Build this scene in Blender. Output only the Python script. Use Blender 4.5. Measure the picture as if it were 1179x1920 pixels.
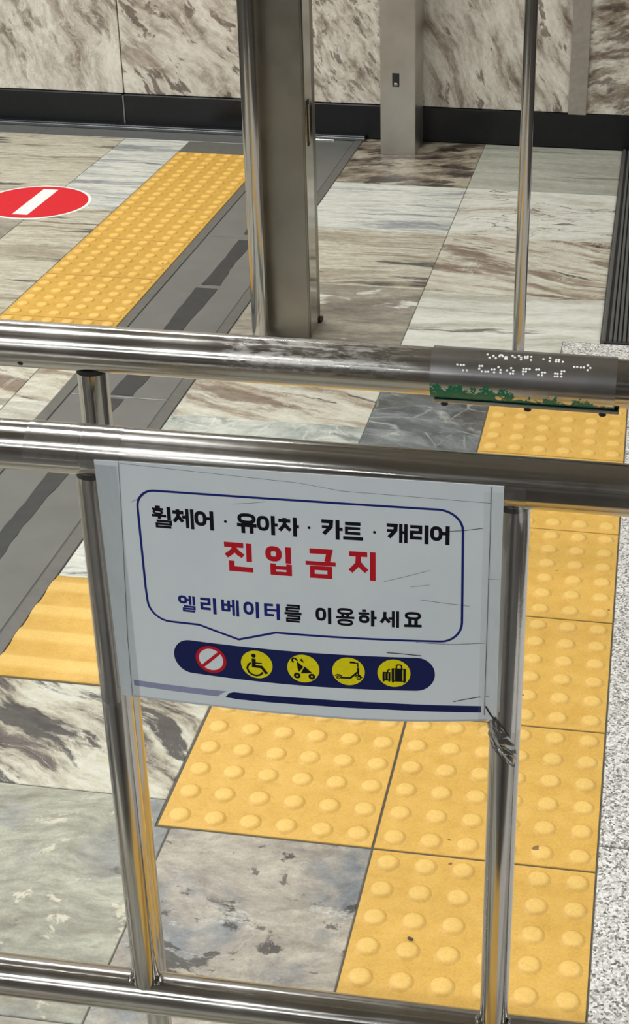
# -*- coding: utf-8 -*-
import bpy, bmesh, math, random
from mathutils import Vector, Matrix

for o in list(bpy.data.objects):
    bpy.data.objects.remove(o, do_unlink=True)
scene = bpy.context.scene
COL = scene.collection
PI = math.pi

# ------------------------------------------------------------------ camera
cam_data = bpy.data.cameras.new('camera')
cam = bpy.data.objects.new('camera', cam_data)
COL.objects.link(cam)
cam_right = Vector((0.98939341, 0.14502634, 0.00824823))
cam_up = Vector((-0.07354972, 0.45118478, 0.88939459))
cam_fwd = Vector((-0.12526416, 0.8805678, -0.4570659))
m3 = Matrix((cam_right, cam_up, -cam_fwd)).transposed()
cam.matrix_world = Matrix.Translation((0.28834, -1.520956, 1.378144)) @ m3.to_4x4()
cam_data.sensor_fit = 'VERTICAL'
cam_data.sensor_height = 24.0
cam_data.sensor_width = 24.0
cam_data.lens = 2803.31 * 24.0 / 1920.0
cam_data.shift_x = -(804.1 - 589.5) / 1920.0
cam_data.shift_y = -(960.0 - 866.98) / 1920.0
cam_data.clip_start = 0.01
scene.camera = cam

# ------------------------------------------------------------------ world, exposure
scene.view_settings.view_transform = 'Standard'
scene.view_settings.look = 'None'
scene.view_settings.gamma = 1.0
scene.view_settings.use_curve_mapping = False
scene.view_settings.exposure = -0.42
world = bpy.data.worlds.new('world')
scene.world = world
world.use_nodes = True
world.node_tree.nodes['Background'].inputs[0].default_value = (0.9, 0.95, 1.0, 1)
world.node_tree.nodes['Background'].inputs[1].default_value = 0.12

CEIL = 2.95
LAMP_ROWS = [(-6.0, 70), (-3.1, 75), (0.0, 88), (2.5, 66)]     # Y of each lamp row, watts; last row added to light the wall
LAMP_X = [-4.35, -1.9, 2.75]


# ------------------------------------------------------------------ helpers
def srgb(r, g, b, a=1.0):
    f = lambda c: (c / 255.0) / 12.92 if c / 255.0 <= 0.04045 else ((c / 255.0 + 0.055) / 1.055) ** 2.4
    return (f(r), f(g), f(b), a)


def link(name, mesh, parent=None, mat=None):
    o = bpy.data.objects.new(name, mesh)
    COL.objects.link(o)
    if mat is not None:
        mesh.materials.clear()
        mesh.materials.append(mat)
    if parent is not None:
        o.parent = parent
    return o


def meshobj(name, verts, faces, mat, parent=None, smooth=False, loc=None):
    me = bpy.data.meshes.new(name)
    me.from_pydata([tuple(v) for v in verts], [], faces)
    if smooth:
        for p in me.polygons:
            p.use_smooth = True
    me.update()
    o = link(name, me, parent, mat)
    if loc is not None:
        o.location = loc
    return o


def bmobj(name, bm, mat, parent=None, smooth=False, loc=None):
    me = bpy.data.meshes.new(name)
    bm.normal_update()
    for e in bm.edges:                      # crisp rims, so long tubes keep straight reflections
        if len(e.link_faces) == 2 and e.calc_face_angle(0.0) > 0.7:
            e.smooth = False
    bm.to_mesh(me)
    bm.free()
    if smooth:
        for p in me.polygons:
            p.use_smooth = True
    o = link(name, me, parent, mat)
    if loc is not None:
        o.location = loc
    return o


def empty(name, loc=(0, 0, 0)):
    o = bpy.data.objects.new(name, None)
    COL.objects.link(o)
    o.location = loc
    o.empty_display_size = 0.05
    return o


def tag(o, label=None, category=None, group=None, kind=None):
    if label:
        o['label'] = label
    if category:
        o['category'] = category
    if group:
        o['group'] = group
    if kind:
        o['kind'] = kind
    return o


def box_bm(x0, x1, y0, y1, z0, z1, bevel=0.0, seg=1, bm=None):
    own = bm is None
    if own:
        bm = bmesh.new()
    vs = [bm.verts.new(c) for c in ((x0, y0, z0), (x1, y0, z0), (x1, y1, z0), (x0, y1, z0),
                                    (x0, y0, z1), (x1, y0, z1), (x1, y1, z1), (x0, y1, z1))]
    fs = [bm.faces.new([vs[i] for i in q]) for q in
          ((3, 2, 1, 0), (4, 5, 6, 7), (0, 1, 5, 4), (1, 2, 6, 5), (2, 3, 7, 6), (3, 0, 4, 7))]
    if bevel > 0:
        es = list({e for f in fs for e in f.edges})
        bmesh.ops.bevel(bm, geom=es, offset=bevel, segments=seg, affect='EDGES')
    return bm


def box(name, x0, x1, y0, y1, z0, z1, mat, parent=None, bevel=0.0, seg=1, centre=True):
    if centre:
        cx, cy = (x0 + x1) / 2, (y0 + y1) / 2
    else:
        cx = cy = 0
    bm = box_bm(x0 - cx, x1 - cx, y0 - cy, y1 - cy, z0, z1, bevel, seg)
    return bmobj(name, bm, mat, parent, loc=(cx, cy, 0))


def tube_bm(p0, p1, r, seg=40, r_in=None, bm=None, capped=True, bev=0.0):
    """solid round bar (or open pipe when r_in) from p0 to p1"""
    if bm is None:
        bm = bmesh.new()
    p0, p1 = Vector(p0), Vector(p1)
    d = (p1 - p0).normalized()
    a = Vector((0, 0, 1)) if abs(d.z) < 0.9 else Vector((1, 0, 0))
    u = d.cross(a).normalized()
    v = d.cross(u)
    rings = []
    prof = [(0, r - bev), (bev, r), ((p1 - p0).length - bev, r), ((p1 - p0).length, r - bev)] if bev > 0 else [(0, r), ((p1 - p0).length, r)]
    for t, rr in prof:
        rings.append([bm.verts.new(p0 + d * t + (u * math.cos(2 * PI * i / seg) + v * math.sin(2 * PI * i / seg)) * rr) for i in range(seg)])
    for k in range(len(rings) - 1):
        for i in range(seg):
            f = bm.faces.new((rings[k][i], rings[k][(i + 1) % seg], rings[k + 1][(i + 1) % seg], rings[k + 1][i]))
            f.smooth = True
    if capped:
        bm.faces.new(list(reversed(rings[0])))
        bm.faces.new(rings[-1])
    return bm


def tube(name, p0, p1, r, mat, parent=None, seg=40, bev=0.0):
    bm = tube_bm(p0, p1, r, seg, bev=bev)
    bmesh.ops.recalc_face_normals(bm, faces=bm.faces[:])
    return bmobj(name, bm, mat, parent)


# ------------------------------------------------------------------ materials
class NT:
    def __init__(self, name):
        self.m = bpy.data.materials.new(name)
        self.m.use_nodes = True
        self.t = self.m.node_tree
        self.n = self.t.nodes
        self.b = self.n['Principled BSDF']

    def node(self, typ, **kw):
        nd = self.n.new(typ)
        for k, v in kw.items():
            if k.startswith('i_'):
                nd.inputs[k[2:].replace('_', ' ')].default_value = v
            else:
                setattr(nd, k, v)
        return nd

    def link(self, a, b):
        self.t.links.new(a, b)

    def math(self, op, a, b=None, clamp=False):
        nd = self.n.new('ShaderNodeMath')
        nd.operation = op
        nd.use_clamp = clamp
        for i, x in enumerate((a, b)):
            if x is None:
                continue
            if isinstance(x, (int, float)):
                nd.inputs[i].default_value = x
            else:
                self.link(x, nd.inputs[i])
        return nd.outputs[0]

    def vmath(self, op, a, b=None, scale=None):
        nd = self.n.new('ShaderNodeVectorMath')
        nd.operation = op
        for i, x in enumerate((a, b)):
            if x is None:
                continue
            if isinstance(x, (tuple, list)):
                nd.inputs[i].default_value = x
            else:
                self.link(x, nd.inputs[i])
        if scale is not None:
            nd.inputs['Scale'].default_value = scale
        return nd.outputs[0]

    def noise(self, vec, scale, detail=4, rough=0.55, dist=0.0):
        nd = self.node('ShaderNodeTexNoise', i_Scale=scale, i_Detail=detail, i_Roughness=rough, i_Distortion=dist)
        self.link(vec, nd.inputs['Vector'])
        return nd

    def ramp(self, fac, stops, interp='LINEAR'):
        nd = self.n.new('ShaderNodeValToRGB')
        nd.color_ramp.interpolation = interp
        el = nd.color_ramp.elements
        while len(el) < len(stops):
            el.new(0.5)
        for e, (p, c) in zip(el, stops):
            e.position = p
            e.color = c if isinstance(c, tuple) else (c, c, c, 1)
        self.link(fac, nd.inputs[0])
        return nd.outputs[0]

    def mix(self, fac, a, b, blend='MIX'):
        nd = self.n.new('ShaderNodeMix')
        nd.data_type = 'RGBA'
        nd.blend_type = blend
        for sock, x in ((nd.inputs[0], fac), (nd.inputs[6], a), (nd.inputs[7], b)):
            if isinstance(x, (int, float)):
                sock.default_value = x
            elif isinstance(x, tuple):
                sock.default_value = x
            else:
                self.link(x, sock)
        return nd.outputs[2]

    def coords(self, kind='Object', per_object=False, rot=0.0, scale=(1, 1, 1), loc_mul=(3.7, 5.3, 2.1)):
        tc = self.n.new('ShaderNodeTexCoord').outputs[kind]
        if per_object:
            oi = self.n.new('ShaderNodeObjectInfo')
            off = self.vmath('MULTIPLY', oi.outputs['Location'], loc_mul)
            rr = self.vmath('SCALE', oi.outputs['Location'], scale=0.0)
            tc = self.vmath('ADD', tc, off)
        mp = self.n.new('ShaderNodeMapping')
        mp.inputs['Rotation'].default_value = (0, 0, rot)
        mp.inputs['Scale'].default_value = scale
        self.link(tc, mp.inputs['Vector'])
        return mp.outputs[0]

    def bump(self, height, strength=0.3, dist=0.001):
        nd = self.node('ShaderNodeBump', i_Strength=strength, i_Distance=dist)
        self.link(height, nd.inputs['Height'])
        self.link(nd.outputs[0], self.b.inputs['Normal'])


def plain(name, col, rough=0.5, metal=0.0, spec=0.5, noise_amt=0.06, nscale=60, coat=0.0):
    k = NT(name)
    v = k.coords()
    n = k.noise(v, nscale, 5).outputs[0]
    dark = tuple(c * (1 - noise_amt * 2) for c in col[:3]) + (1,)
    lite = tuple(min(1, c * (1 + noise_amt * 2)) for c in col[:3]) + (1,)
    k.link(k.ramp(n, [(0.3, dark), (0.7, lite)]), k.b.inputs['Base Color'])
    k.b.inputs['Roughness'].default_value = rough
    k.b.inputs['Metallic'].default_value = metal
    k.b.inputs['Specular IOR Level'].default_value = spec
    k.b.inputs['Coat Weight'].default_value = coat
    return k.m


def marble(name, stops, rot=0.0, stretch=(3, 20), warp=0.10, cloud=(), spots=(), veins=(), cracks=(), rough=0.3, plane='XY',
           grain=0.55, rgh=0.66, seed=0.0, tone=(0.80, 0.81, 0.78, 1)):
    """stops: colour ramp of a streak noise with stretch = cycles per metre along / across the direction rot.
    cloud: (colour, scale, lo, hi, amount); spots: (colour, (sx, sy), lo, hi, amount) in streak direction;
    veins: (colour, (sx, sy), width, amount); cracks: (colour, scale, width, amount)"""
    k = NT(name)
    tc = k.n.new('ShaderNodeTexCoord').outputs['Object']
    oi = k.n.new('ShaderNodeObjectInfo')
    off = k.vmath('MULTIPLY', oi.outputs['Location'], (3.71, 5.33, 2.1))
    tc = k.vmath('ADD', tc, k.vmath('ADD', off, (seed * 1.37, seed * 2.11, 0)))
    if plane == 'XZ':
        sep = k.n.new('ShaderNodeSeparateXYZ')
        k.link(tc, sep.inputs[0])
        cmb = k.n.new('ShaderNodeCombineXYZ')
        k.link(sep.outputs[0], cmb.inputs[0])
        k.link(sep.outputs[2], cmb.inputs[1])
        tc = cmb.outputs[0]
    wn = k.noise(tc, 4.0, 2, 0.5).outputs['Color']
    wv = k.vmath('SCALE', k.vmath('SUBTRACT', wn, (0.5, 0.5, 0.5)), scale=warp)
    wn2 = k.noise(tc, 38.0, 4, 0.6).outputs['Color']
    wv2 = k.vmath('SCALE', k.vmath('SUBTRACT', wn2, (0.5, 0.5, 0.5)), scale=0.012)
    base = k.vmath('ADD', k.vmath('ADD', tc, wv), wv2)
    mp0 = k.n.new('ShaderNodeMapping')
    mp0.inputs['Rotation'].default_value = (0, 0, -rot)
    k.link(base, mp0.inputs['Vector'])
    al = mp0.outputs[0]

    def aniso(sc, shift, detail=9, r=rgh):
        v = k.vmath('ADD', k.vmath('MULTIPLY', al, (sc[0], sc[1], 1)), (shift, shift * 1.7, shift * 0.3))
        return k.noise(v, 1.0, detail, r).outputs[0]
    n1 = aniso(stretch, 0.0)
    col = k.ramp(n1, stops)
    for i, (cc, cs, lo, hi, amt) in enumerate(cloud):
        cn = k.noise(k.vmath('ADD', base, (3.1 * cs + i, 1.7, 0)), cs, 8, 0.62).outputs[0]
        col = k.mix(k.math('MULTIPLY', k.ramp(cn, [(lo, 0.0), (hi, 1.0)]), amt), col, cc)
    for i, (cc, sc, lo, hi, amt) in enumerate(spots):
        sn = aniso(sc, 7.7 + 3.1 * i, 7, 0.6)
        col = k.mix(k.math('MULTIPLY', k.ramp(sn, [(lo, 0.0), (hi, 1.0)]), amt), col, cc)
    for i, (cc, sc, wd, amt) in enumerate(veins):
        vn = aniso(sc, 21.3 + 5.1 * i, 7, 0.58)
        a = k.math('ABSOLUTE', k.math('SUBTRACT', vn, 0.5))
        brk = k.ramp(k.noise(base, 9.0 + i, 3).outputs[0], [(0.42, 0.0), (0.6, 1.0)])
        f = k.math('MULTIPLY', k.math('MULTIPLY', k.ramp(a, [(0.0, 1.0), (wd, 0.0)]), amt), brk)
        col = k.mix(f, col, cc)
    for (cc, cs, wd, amt) in cracks:
        vo = k.node('ShaderNodeTexVoronoi', feature='DISTANCE_TO_EDGE', i_Scale=cs)
        k.link(base, vo.inputs['Vector'])
        brk = k.ramp(k.noise(base, 14.0, 3).outputs[0], [(0.42, 0.0), (0.58, 1.0)])
        f = k.math('MULTIPLY', k.math('MULTIPLY', k.ramp(vo.outputs['Distance'], [(0.0, 1.0), (wd, 0.0)]), amt), brk)
        col = k.mix(f, col, cc)
    g1 = aniso((34, 60), 3.0, 8, 0.7)
    col = k.mix(grain, col, k.ramp(g1, [(0.28, (0.22, 0.22, 0.21, 1)), (0.72, (0.76, 0.76, 0.77, 1))]), 'OVERLAY')
    fine = k.noise(tc, 260, 4, 0.7).outputs[0]
    col = k.mix(0.35, col, k.ramp(fine, [(0.3, (0.32, 0.32, 0.32, 1)), (0.7, (0.68, 0.68, 0.68, 1))]), 'OVERLAY')
    col = k.mix(1.0, col, tone, 'MULTIPLY')
    k.link(col, k.b.inputs['Base Color'])
    k.link(k.ramp(n1, [(0.2, rough), (0.8, rough + 0.16)]), k.b.inputs['Roughness'])
    k.b.inputs['Specular IOR Level'].default_value = 0.38
    return k.m


def steel(name, col=(0.53, 0.515, 0.49), rough=0.13, axis=0, brush=0.05, bump=0.05, scale=40, worn=None):
    """polished tube steel; fine scratches run along `axis`"""
    k = NT(name)
    sc = [scale * 10, scale * 10, scale * 10]
    sc[axis] = scale * 0.15
    v = k.coords('Object', scale=tuple(sc))
    n = k.noise(v, 1.0, 4, 0.6).outputs[0]
    v2 = k.coords('Object')
    blot = k.noise(v2, 9, 5, 0.6).outputs[0]
    r1 = k.math('MULTIPLY', k.ramp(n, [(0.35, 0.0), (0.75, 1.0)]), brush)
    r2 = k.math('MULTIPLY', k.ramp(blot, [(0.45, 0.0), (0.75, 1.0)]), brush)
    rs = k.math('ADD', k.math('ADD', r1, r2), rough)
    if worn:                                    # frosted, rubbed stretch of the rail between two x
        sx = k.n.new('ShaderNodeSeparateXYZ')
        k.link(v2, sx.inputs[0])
        rub = k.noise(k.vmath('MULTIPLY', v2, (60, 220, 220)), 1.0, 6, 0.7).outputs[0]
        win = k.math('MULTIPLY', k.ramp(k.math('SUBTRACT', sx.outputs[0], worn[0]), [(0.0, 0.0), (0.01, 1.0)]),
                     k.ramp(k.math('SUBTRACT', worn[1], sx.outputs[0]), [(0.0, 0.0), (0.05, 1.0)]))
        rs = k.math('ADD', rs, k.math('MULTIPLY', k.math('MULTIPLY', k.ramp(rub, [(0.42, 0.0), (0.62, 1.0)]), k.math('MULTIPLY', win, k.ramp(k.math('SUBTRACT', sx.outputs[2], 0.855), [(0.0, 0.0), (0.012, 1.0)]))), 0.24))
    k.link(rs, k.b.inputs['Roughness'])
    d = tuple(c * 0.86 for c in col) + (1,)
    k.link(k.ramp(blot, [(0.3, d), (0.6, tuple(col) + (1,))]), k.b.inputs['Base Color'])
    k.b.inputs['Metallic'].default_value = 1.0
    if bump:
        k.bump(n, bump, 0.0004)
    return k.m


M = {}
S = srgb
# floor marbles, each with the look of a few of the slabs
M['streak_tan'] = marble('marble_streak_tan', [(0.30, S(96, 84, 72)), (0.40, S(168, 156, 136)), (0.48, S(206, 200, 184)), (0.56, S(182, 174, 156)), (0.68, S(222, 218, 206))],
                         rot=0.02, stretch=(2.0, 26), warp=0.05, spots=[(S(150, 138, 118), (1.0, 7), 0.50, 0.60, 0.7), (S(50, 47, 44), (1.8, 13), 0.58, 0.63, 0.9)])
M['streak_white'] = marble('marble_streak_white', [(0.30, S(128, 132, 138)), (0.42, S(190, 191, 188)), (0.52, S(224, 223, 214)), (0.62, S(176, 178, 178)), (0.72, S(226, 224, 216))],
                           rot=0.02, stretch=(2.2, 24), warp=0.05, spots=[(S(128, 132, 138), (2.2, 12), 0.54, 0.64, 0.8), (S(84, 86, 92), (4, 26), 0.62, 0.68, 0.8)])
M['blot_dark'] = marble('marble_blot_dark', [(0.32, S(52, 46, 44)), (0.42, S(96, 84, 76)), (0.50, S(140, 128, 112)), (0.60, S(178, 168, 150))],
                        rot=0.35, stretch=(7, 13), warp=0.08, spots=[(S(44, 40, 40), (8, 16), 0.55, 0.60, 0.85), (S(206, 200, 188), (10, 22), 0.62, 0.68, 0.7)])
M['plain_grey'] = marble('marble_plain_grey', [(0.30, S(150, 148, 136)), (0.5, S(176, 176, 164)), (0.7, S(194, 193, 180))],
                         rot=0.0, stretch=(2, 14), warp=0.06, grain=0.35, spots=[(S(112, 102, 88), (1.6, 14), 0.58, 0.66, 0.7)])
M['white_blot'] = marble('marble_white_blot', [(0.30, S(160, 152, 136)), (0.42, S(208, 204, 192)), (0.54, S(228, 226, 218)), (0.66, S(196, 190, 176))],
                         rot=0.08, stretch=(2.5, 10), warp=0.16, veins=[(S(64, 60, 54), (3, 8), 0.012, 0.9)],
                         spots=[(S(104, 98, 84), (3, 7), 0.56, 0.59, 0.85), (S(158, 138, 118), (2, 10), 0.57, 0.66, 0.7)])
M['diag_brown'] = marble('marble_diag_brown', [(0.30, S(112, 92, 78)), (0.40, S(164, 148, 130)), (0.50, S(204, 198, 182)), (0.64, S(220, 216, 204))],
                         rot=-0.33, stretch=(3.0, 20), warp=0.07, spots=[(S(120, 98, 82), (2.4, 9), 0.54, 0.60, 0.8), (S(54, 48, 44), (3, 18), 0.63, 0.67, 0.85)],
                         veins=[(S(230, 226, 216), (14, 3), 0.012, 0.55)])
M['cream_soft'] = marble('marble_cream_soft', [(0.30, S(162, 156, 142)), (0.42, S(206, 204, 192)), (0.56, S(228, 226, 218)), (0.70, S(196, 194, 182))],
                         rot=0.10, stretch=(2.2, 13), warp=0.08, grain=0.45, spots=[(S(170, 162, 146), (1.6, 9), 0.53, 0.62, 0.6), (S(84, 76, 68), (2.0, 18), 0.62, 0.66, 0.85)])
M['grey_patch'] = marble('marble_grey_patch', [(0.28, S(96, 90, 82)), (0.42, S(138, 130, 118)), (0.56, S(164, 156, 142)), (0.72, S(186, 180, 166))],
                         rot=0.08, stretch=(3, 11), warp=0.10, spots=[(S(232, 230, 222), (3, 6), 0.585, 0.62, 0.9), (S(104, 96, 88), (3, 16), 0.55, 0.66, 0.6)])
M['blue_dark'] = marble('marble_blue_dark', [(0.30, S(64, 66, 68)), (0.44, S(98, 102, 104)), (0.58, S(132, 136, 138)), (0.72, S(176, 178, 176))],
                        rot=-0.4, stretch=(6, 12), warp=0.14, cracks=[(S(200, 200, 194), 11.0, 0.035, 0.6)],
                        cloud=[(S(70, 64, 56), 5.0, 0.50, 0.62, 0.75), (S(190, 190, 184), 7.0, 0.58, 0.66, 0.7)])
M['crackle'] = marble('marble_crackle', [(0.30, S(128, 134, 132)), (0.46, S(180, 184, 178)), (0.62, S(214, 214, 204))],
                      rot=0.0, stretch=(6, 12), warp=0.12, cracks=[(S(230, 228, 222), 16.0, 0.06, 0.7)],
                      spots=[(S(92, 98, 98), (9, 16), 0.58, 0.64, 0.7)])
M['dark_diag'] = marble('marble_dark_diag', [(0.38, S(62, 54, 54)), (0.44, S(112, 100, 92)), (0.48, S(176, 168, 150)), (0.56, S(212, 207, 190)), (0.70, S(224, 222, 212))],
                        rot=-0.52, stretch=(3.4, 13), warp=0.10, spots=[(S(54, 46, 46), (4.0, 16), 0.54, 0.58, 0.9), (S(206, 208, 206), (6, 30), 0.62, 0.66, 0.8)],
                        veins=[(S(226, 220, 208), (4, 22), 0.012, 0.7)], seed=2.0)
M['cloud_green'] = marble('marble_cloud_green', tone=(0.75, 0.74, 0.69, 1), stops=[(0.30, S(128, 122, 106)), (0.44, S(162, 160, 146)), (0.56, S(184, 184, 170)), (0.72, S(202, 202, 192))],
                          rot=0.25, stretch=(4, 16), warp=0.14, cloud=[(S(142, 145, 150), 5.0, 0.50, 0.64, 0.85), (S(150, 130, 108), 8.0, 0.60, 0.68, 0.55)],
                          spots=[(S(88, 76, 62), (16, 22), 0.645, 0.69, 0.75), (S(224, 218, 200), (26, 26), 0.61, 0.65, 0.85)], grain=0.65)
M['pink_spot'] = marble('marble_pink_spot', [(0.30, S(132, 124, 116)), (0.46, S(172, 162, 150)), (0.62, S(200, 190, 176))],
                        rot=0.15, stretch=(7, 12), warp=0.10, cloud=[(S(122, 128, 136), 6.0, 0.49, 0.60, 0.85), (S(128, 106, 92), 12.0, 0.62, 0.68, 0.6)],
                        spots=[(S(70, 66, 60), (15, 21), 0.60, 0.63, 0.9), (S(84, 78, 72), (34, 44), 0.63, 0.66, 0.8)], veins=[(S(208, 206, 202), (3, 7), 0.008, 0.8)], grain=0.6)
WA = [(0.30, S(104, 92, 80)), (0.40, S(160, 150, 136)), (0.50, S(202, 196, 184)), (0.66, S(222, 217, 206))]
M['wall_a'] = marble('marble_wall_a', tone=(0.97, 0.96, 0.94, 1), stops=WA, rot=1.9, stretch=(3, 9), warp=0.14, plane='XZ', rough=0.34, seed=1.0,
                     spots=[(S(112, 100, 88), (5, 12), 0.57, 0.64, 0.8)], veins=[(S(230, 226, 216), (3, 16), 0.02, 0.7), (S(230, 226, 216), (9, 4), 0.012, 0.6)])
M['wall_b'] = marble('marble_wall_b', tone=(0.97, 0.96, 0.94, 1), stops=WA, rot=-0.75, stretch=(4, 11), warp=0.12, plane='XZ', rough=0.34, seed=3.0,
                     spots=[(S(98, 84, 76), (9, 22), 0.57, 0.61, 0.85), (S(150, 136, 122), (6, 14), 0.54, 0.62, 0.6)], veins=[(S(230, 226, 216), (10, 3), 0.014, 0.6)])
M['wall_c'] = marble('marble_wall_c', tone=(0.97, 0.96, 0.94, 1), stops=WA, rot=-0.95, stretch=(9, 22), warp=0.08, plane='XZ', rough=0.34, grain=0.7,
                     spots=[(S(108, 100, 92), (18, 40), 0.57, 0.62, 0.8), (S(112, 104, 98), (8, 24), 0.60, 0.64, 0.7)])
M['wall_d'] = marble('marble_wall_d', tone=(0.97, 0.96, 0.94, 1), stops=WA, rot=-1.15, stretch=(4, 16), warp=0.10, plane='XZ', rough=0.34,
                     spots=[(S(104, 88, 76), (9, 24), 0.59, 0.63, 0.8), (S(120, 104, 90), (5, 9), 0.62, 0.67, 0.8)])
M['wall_e'] = marble('marble_wall_e', tone=(0.97, 0.96, 0.94, 1), stops=[(0.34, S(84, 72, 62)), (0.44, S(138, 126, 112)), (0.54, S(192, 186, 172)), (0.68, S(224, 220, 210))],
                     rot=0.2, stretch=(7, 22), warp=0.12, plane='XZ', rough=0.34, spots=[(S(92, 80, 70), (10, 26), 0.56, 0.61, 0.75)])


def granite():
    k = NT('granite_speckled')
    v = k.coords('Object', per_object=True)
    vo = k.node('ShaderNodeTexVoronoi', i_Scale=330.0)
    k.link(v, vo.inputs['Vector'])
    sep = k.n.new('ShaderNodeSeparateColor')
    k.link(vo.outputs['Color'], sep.inputs[0])
    col = k.ramp(sep.outputs[0], [(0.0, srgb(92, 90, 87)), (0.16, srgb(134, 130, 125)), (0.34, srgb(178, 174, 168)), (0.65, srgb(206, 203, 197)), (1.0, srgb(232, 230, 226))])
    n = k.noise(v, 60, 4).outputs[0]
    col = k.mix(0.35, col, k.ramp(n, [(0.3, (0.3, 0.3, 0.3, 1)), (0.7, (0.68, 0.68, 0.68, 1))]), 'OVERLAY')
    k.link(col, k.b.inputs['Base Color'])
    k.b.inputs['Roughness'].default_value = 0.5
    return k.m


def tactile(name, worn, tones):
    """yellow tactile paving, paler where the raised tops are worn"""
    k = NT(name)
    v = k.coords('Object', per_object=True)
    n = k.noise(v, 30, 6, 0.6).outputs[0]
    f = k.noise(v, 320, 3, 0.6).outputs[0]
    big = k.noise(v, 7, 3).outputs[0]
    col = k.ramp(n, [(0.25, srgb(*tones[0])), (0.5, srgb(*tones[1])), (0.75, srgb(*tones[2]))])
    col = k.mix(k.ramp(big, [(0.4, 0.0), (0.7, 0.35)]), col, srgb(*tones[0]))
    tc = k.n.new('ShaderNodeTexCoord').outputs['Object']
    sep = k.n.new('ShaderNodeSeparateXYZ')
    k.link(tc, sep.inputs[0])
    top = k.math('MULTIPLY', k.ramp(k.math('MULTIPLY', sep.outputs[2], 100.0), [(0.28, 0.0), (0.47, 1.0)]), worn)
    col = k.mix(top, col, srgb(*tones[3]))
    col = k.mix(0.4, col, k.ramp(f, [(0.3, (0.36, 0.36, 0.36, 1)), (0.7, (0.64, 0.64, 0.64, 1))]), 'OVERLAY')
    spk = k.noise(v, 42, 2, 0.4).outputs[0]
    col = k.mix(k.ramp(spk, [(0.765, 0.0), (0.775, 0.8)]), col, srgb(86, 66, 40))
    k.link(col, k.b.inputs['Base Color'])
    k.b.inputs['Roughness'].default_value = 0.55
    k.bump(f, 0.25, 0.0006)
    return k.m


M['granite'] = granite()
M['unseen_floor_dark'] = plain('unseen_floor_dark', srgb(58, 54, 50), 0.35, nscale=150, noise_amt=0.25)  # unseen outer floor, coloured dark to dim what the posts and rails reflect
M['tactile'] = tactile('tactile_yellow', 0.6, ((198, 154, 66), (210, 167, 80), (219, 177, 92), (235, 197, 114)))
M['tactile_far'] = tactile('tactile_yellow_old', 0.75, ((186, 142, 52), (196, 152, 60), (206, 162, 70), (232, 188, 96)))
M['grout'] = plain('grout', srgb(88, 87, 80), 0.9)
M['border'] = plain('border_stone', srgb(96, 96, 94), 0.28, nscale=30)
M['channel'] = plain('channel_plate', srgb(99, 99, 95), 0.3, spec=0.5, nscale=14, noise_amt=0.04)
M['channel_edge'] = plain('channel_edge', srgb(92, 90, 85), 0.45, nscale=40)
M['black_strip'] = plain('black_adhesive', srgb(48, 48, 46), 0.65, nscale=40, noise_amt=0.1)
M['plinth'] = plain('black_granite', srgb(24, 25, 27), 0.2, nscale=80, noise_amt=0.06, spec=0.3)
M['ledge'] = plain('plinth_ledge', srgb(80, 82, 84), 0.22)
M['caulk'] = plain('grey_caulk', srgb(110, 110, 108), 0.7)
M['steel_x'] = steel('steel_polished_x', axis=0, rough=0.11, brush=0.14, bump=0.03)
M['steel_rail'] = steel('steel_rail_worn', axis=0, rough=0.11, brush=0.12, bump=0.03, worn=(0.12, 0.31))
M['steel_z'] = steel('steel_polished_z', axis=2, rough=0.09, brush=0.07, bump=0.02)
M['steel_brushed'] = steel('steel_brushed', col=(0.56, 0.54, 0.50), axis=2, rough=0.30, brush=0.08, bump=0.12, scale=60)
M['steel_dark_reflect'] = steel('steel_brushed_dark_reflect', col=(0.29, 0.27, 0.235), axis=2, rough=0.28, brush=0.08, bump=0.1, scale=60)  # brushed steel with dark reflections put into its base colour
M['steel_plate'] = steel('steel_plate', col=(0.58, 0.58, 0.58), axis=0, rough=0.2, brush=0.14, scale=60)
M['steel_trim'] = plain('wall_trim_paint', srgb(142, 134, 124), 0.35)
M['weld'] = steel('weld_bead_steel', col=(0.45, 0.44, 0.43), rough=0.15, scale=90, bump=0.6)
M['black'] = plain('black_matt', srgb(22, 22, 22), 0.6)
M['rib'] = plain('ribbed_metal', srgb(92, 92, 90), 0.4, metal=0.3, nscale=120)
M['rib_dark'] = plain('ribbed_gap', srgb(40, 40, 40), 0.6)
M['ceiling'] = plain('ceiling_panel', srgb(196, 192, 184), 0.8)
M['room_wall'] = plain('room_wall', srgb(120, 112, 102), 0.5, nscale=3, noise_amt=0.15)
M['dark_wall'] = plain('far_wall_dark', srgb(120, 112, 103), 0.5, nscale=3, noise_amt=0.2)
M['lamp_case'] = plain('lamp_case', srgb(220, 220, 218), 0.5)

# ------------------------------------------------------------------ room shell
# big floor around the built paving (unseen, made dark so the steel reflects less light)
FX0, FX1, FY0, FY1 = -2.385, 1.26, -0.92, 3.535
RX0, RX1, RY0 = -6.0, 5.0, -9.0
floor = None
bm = bmesh.new()
for (a, b, c, d) in ((RX0, FX0, RY0, FY1), (FX1, RX1, RY0, FY1), (FX0, FX1, RY0, FY0)):
    box_bm(a, b, c, d, -0.06, 0.0, bm=bm)
floor = bmobj('floor', bm, M['unseen_floor_dark'])
tag(floor, kind='structure')
box('grout_bed', FX0, FX1, FY0, FY1 + 0.1, -0.06, -0.0012, M['grout'], floor)

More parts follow.
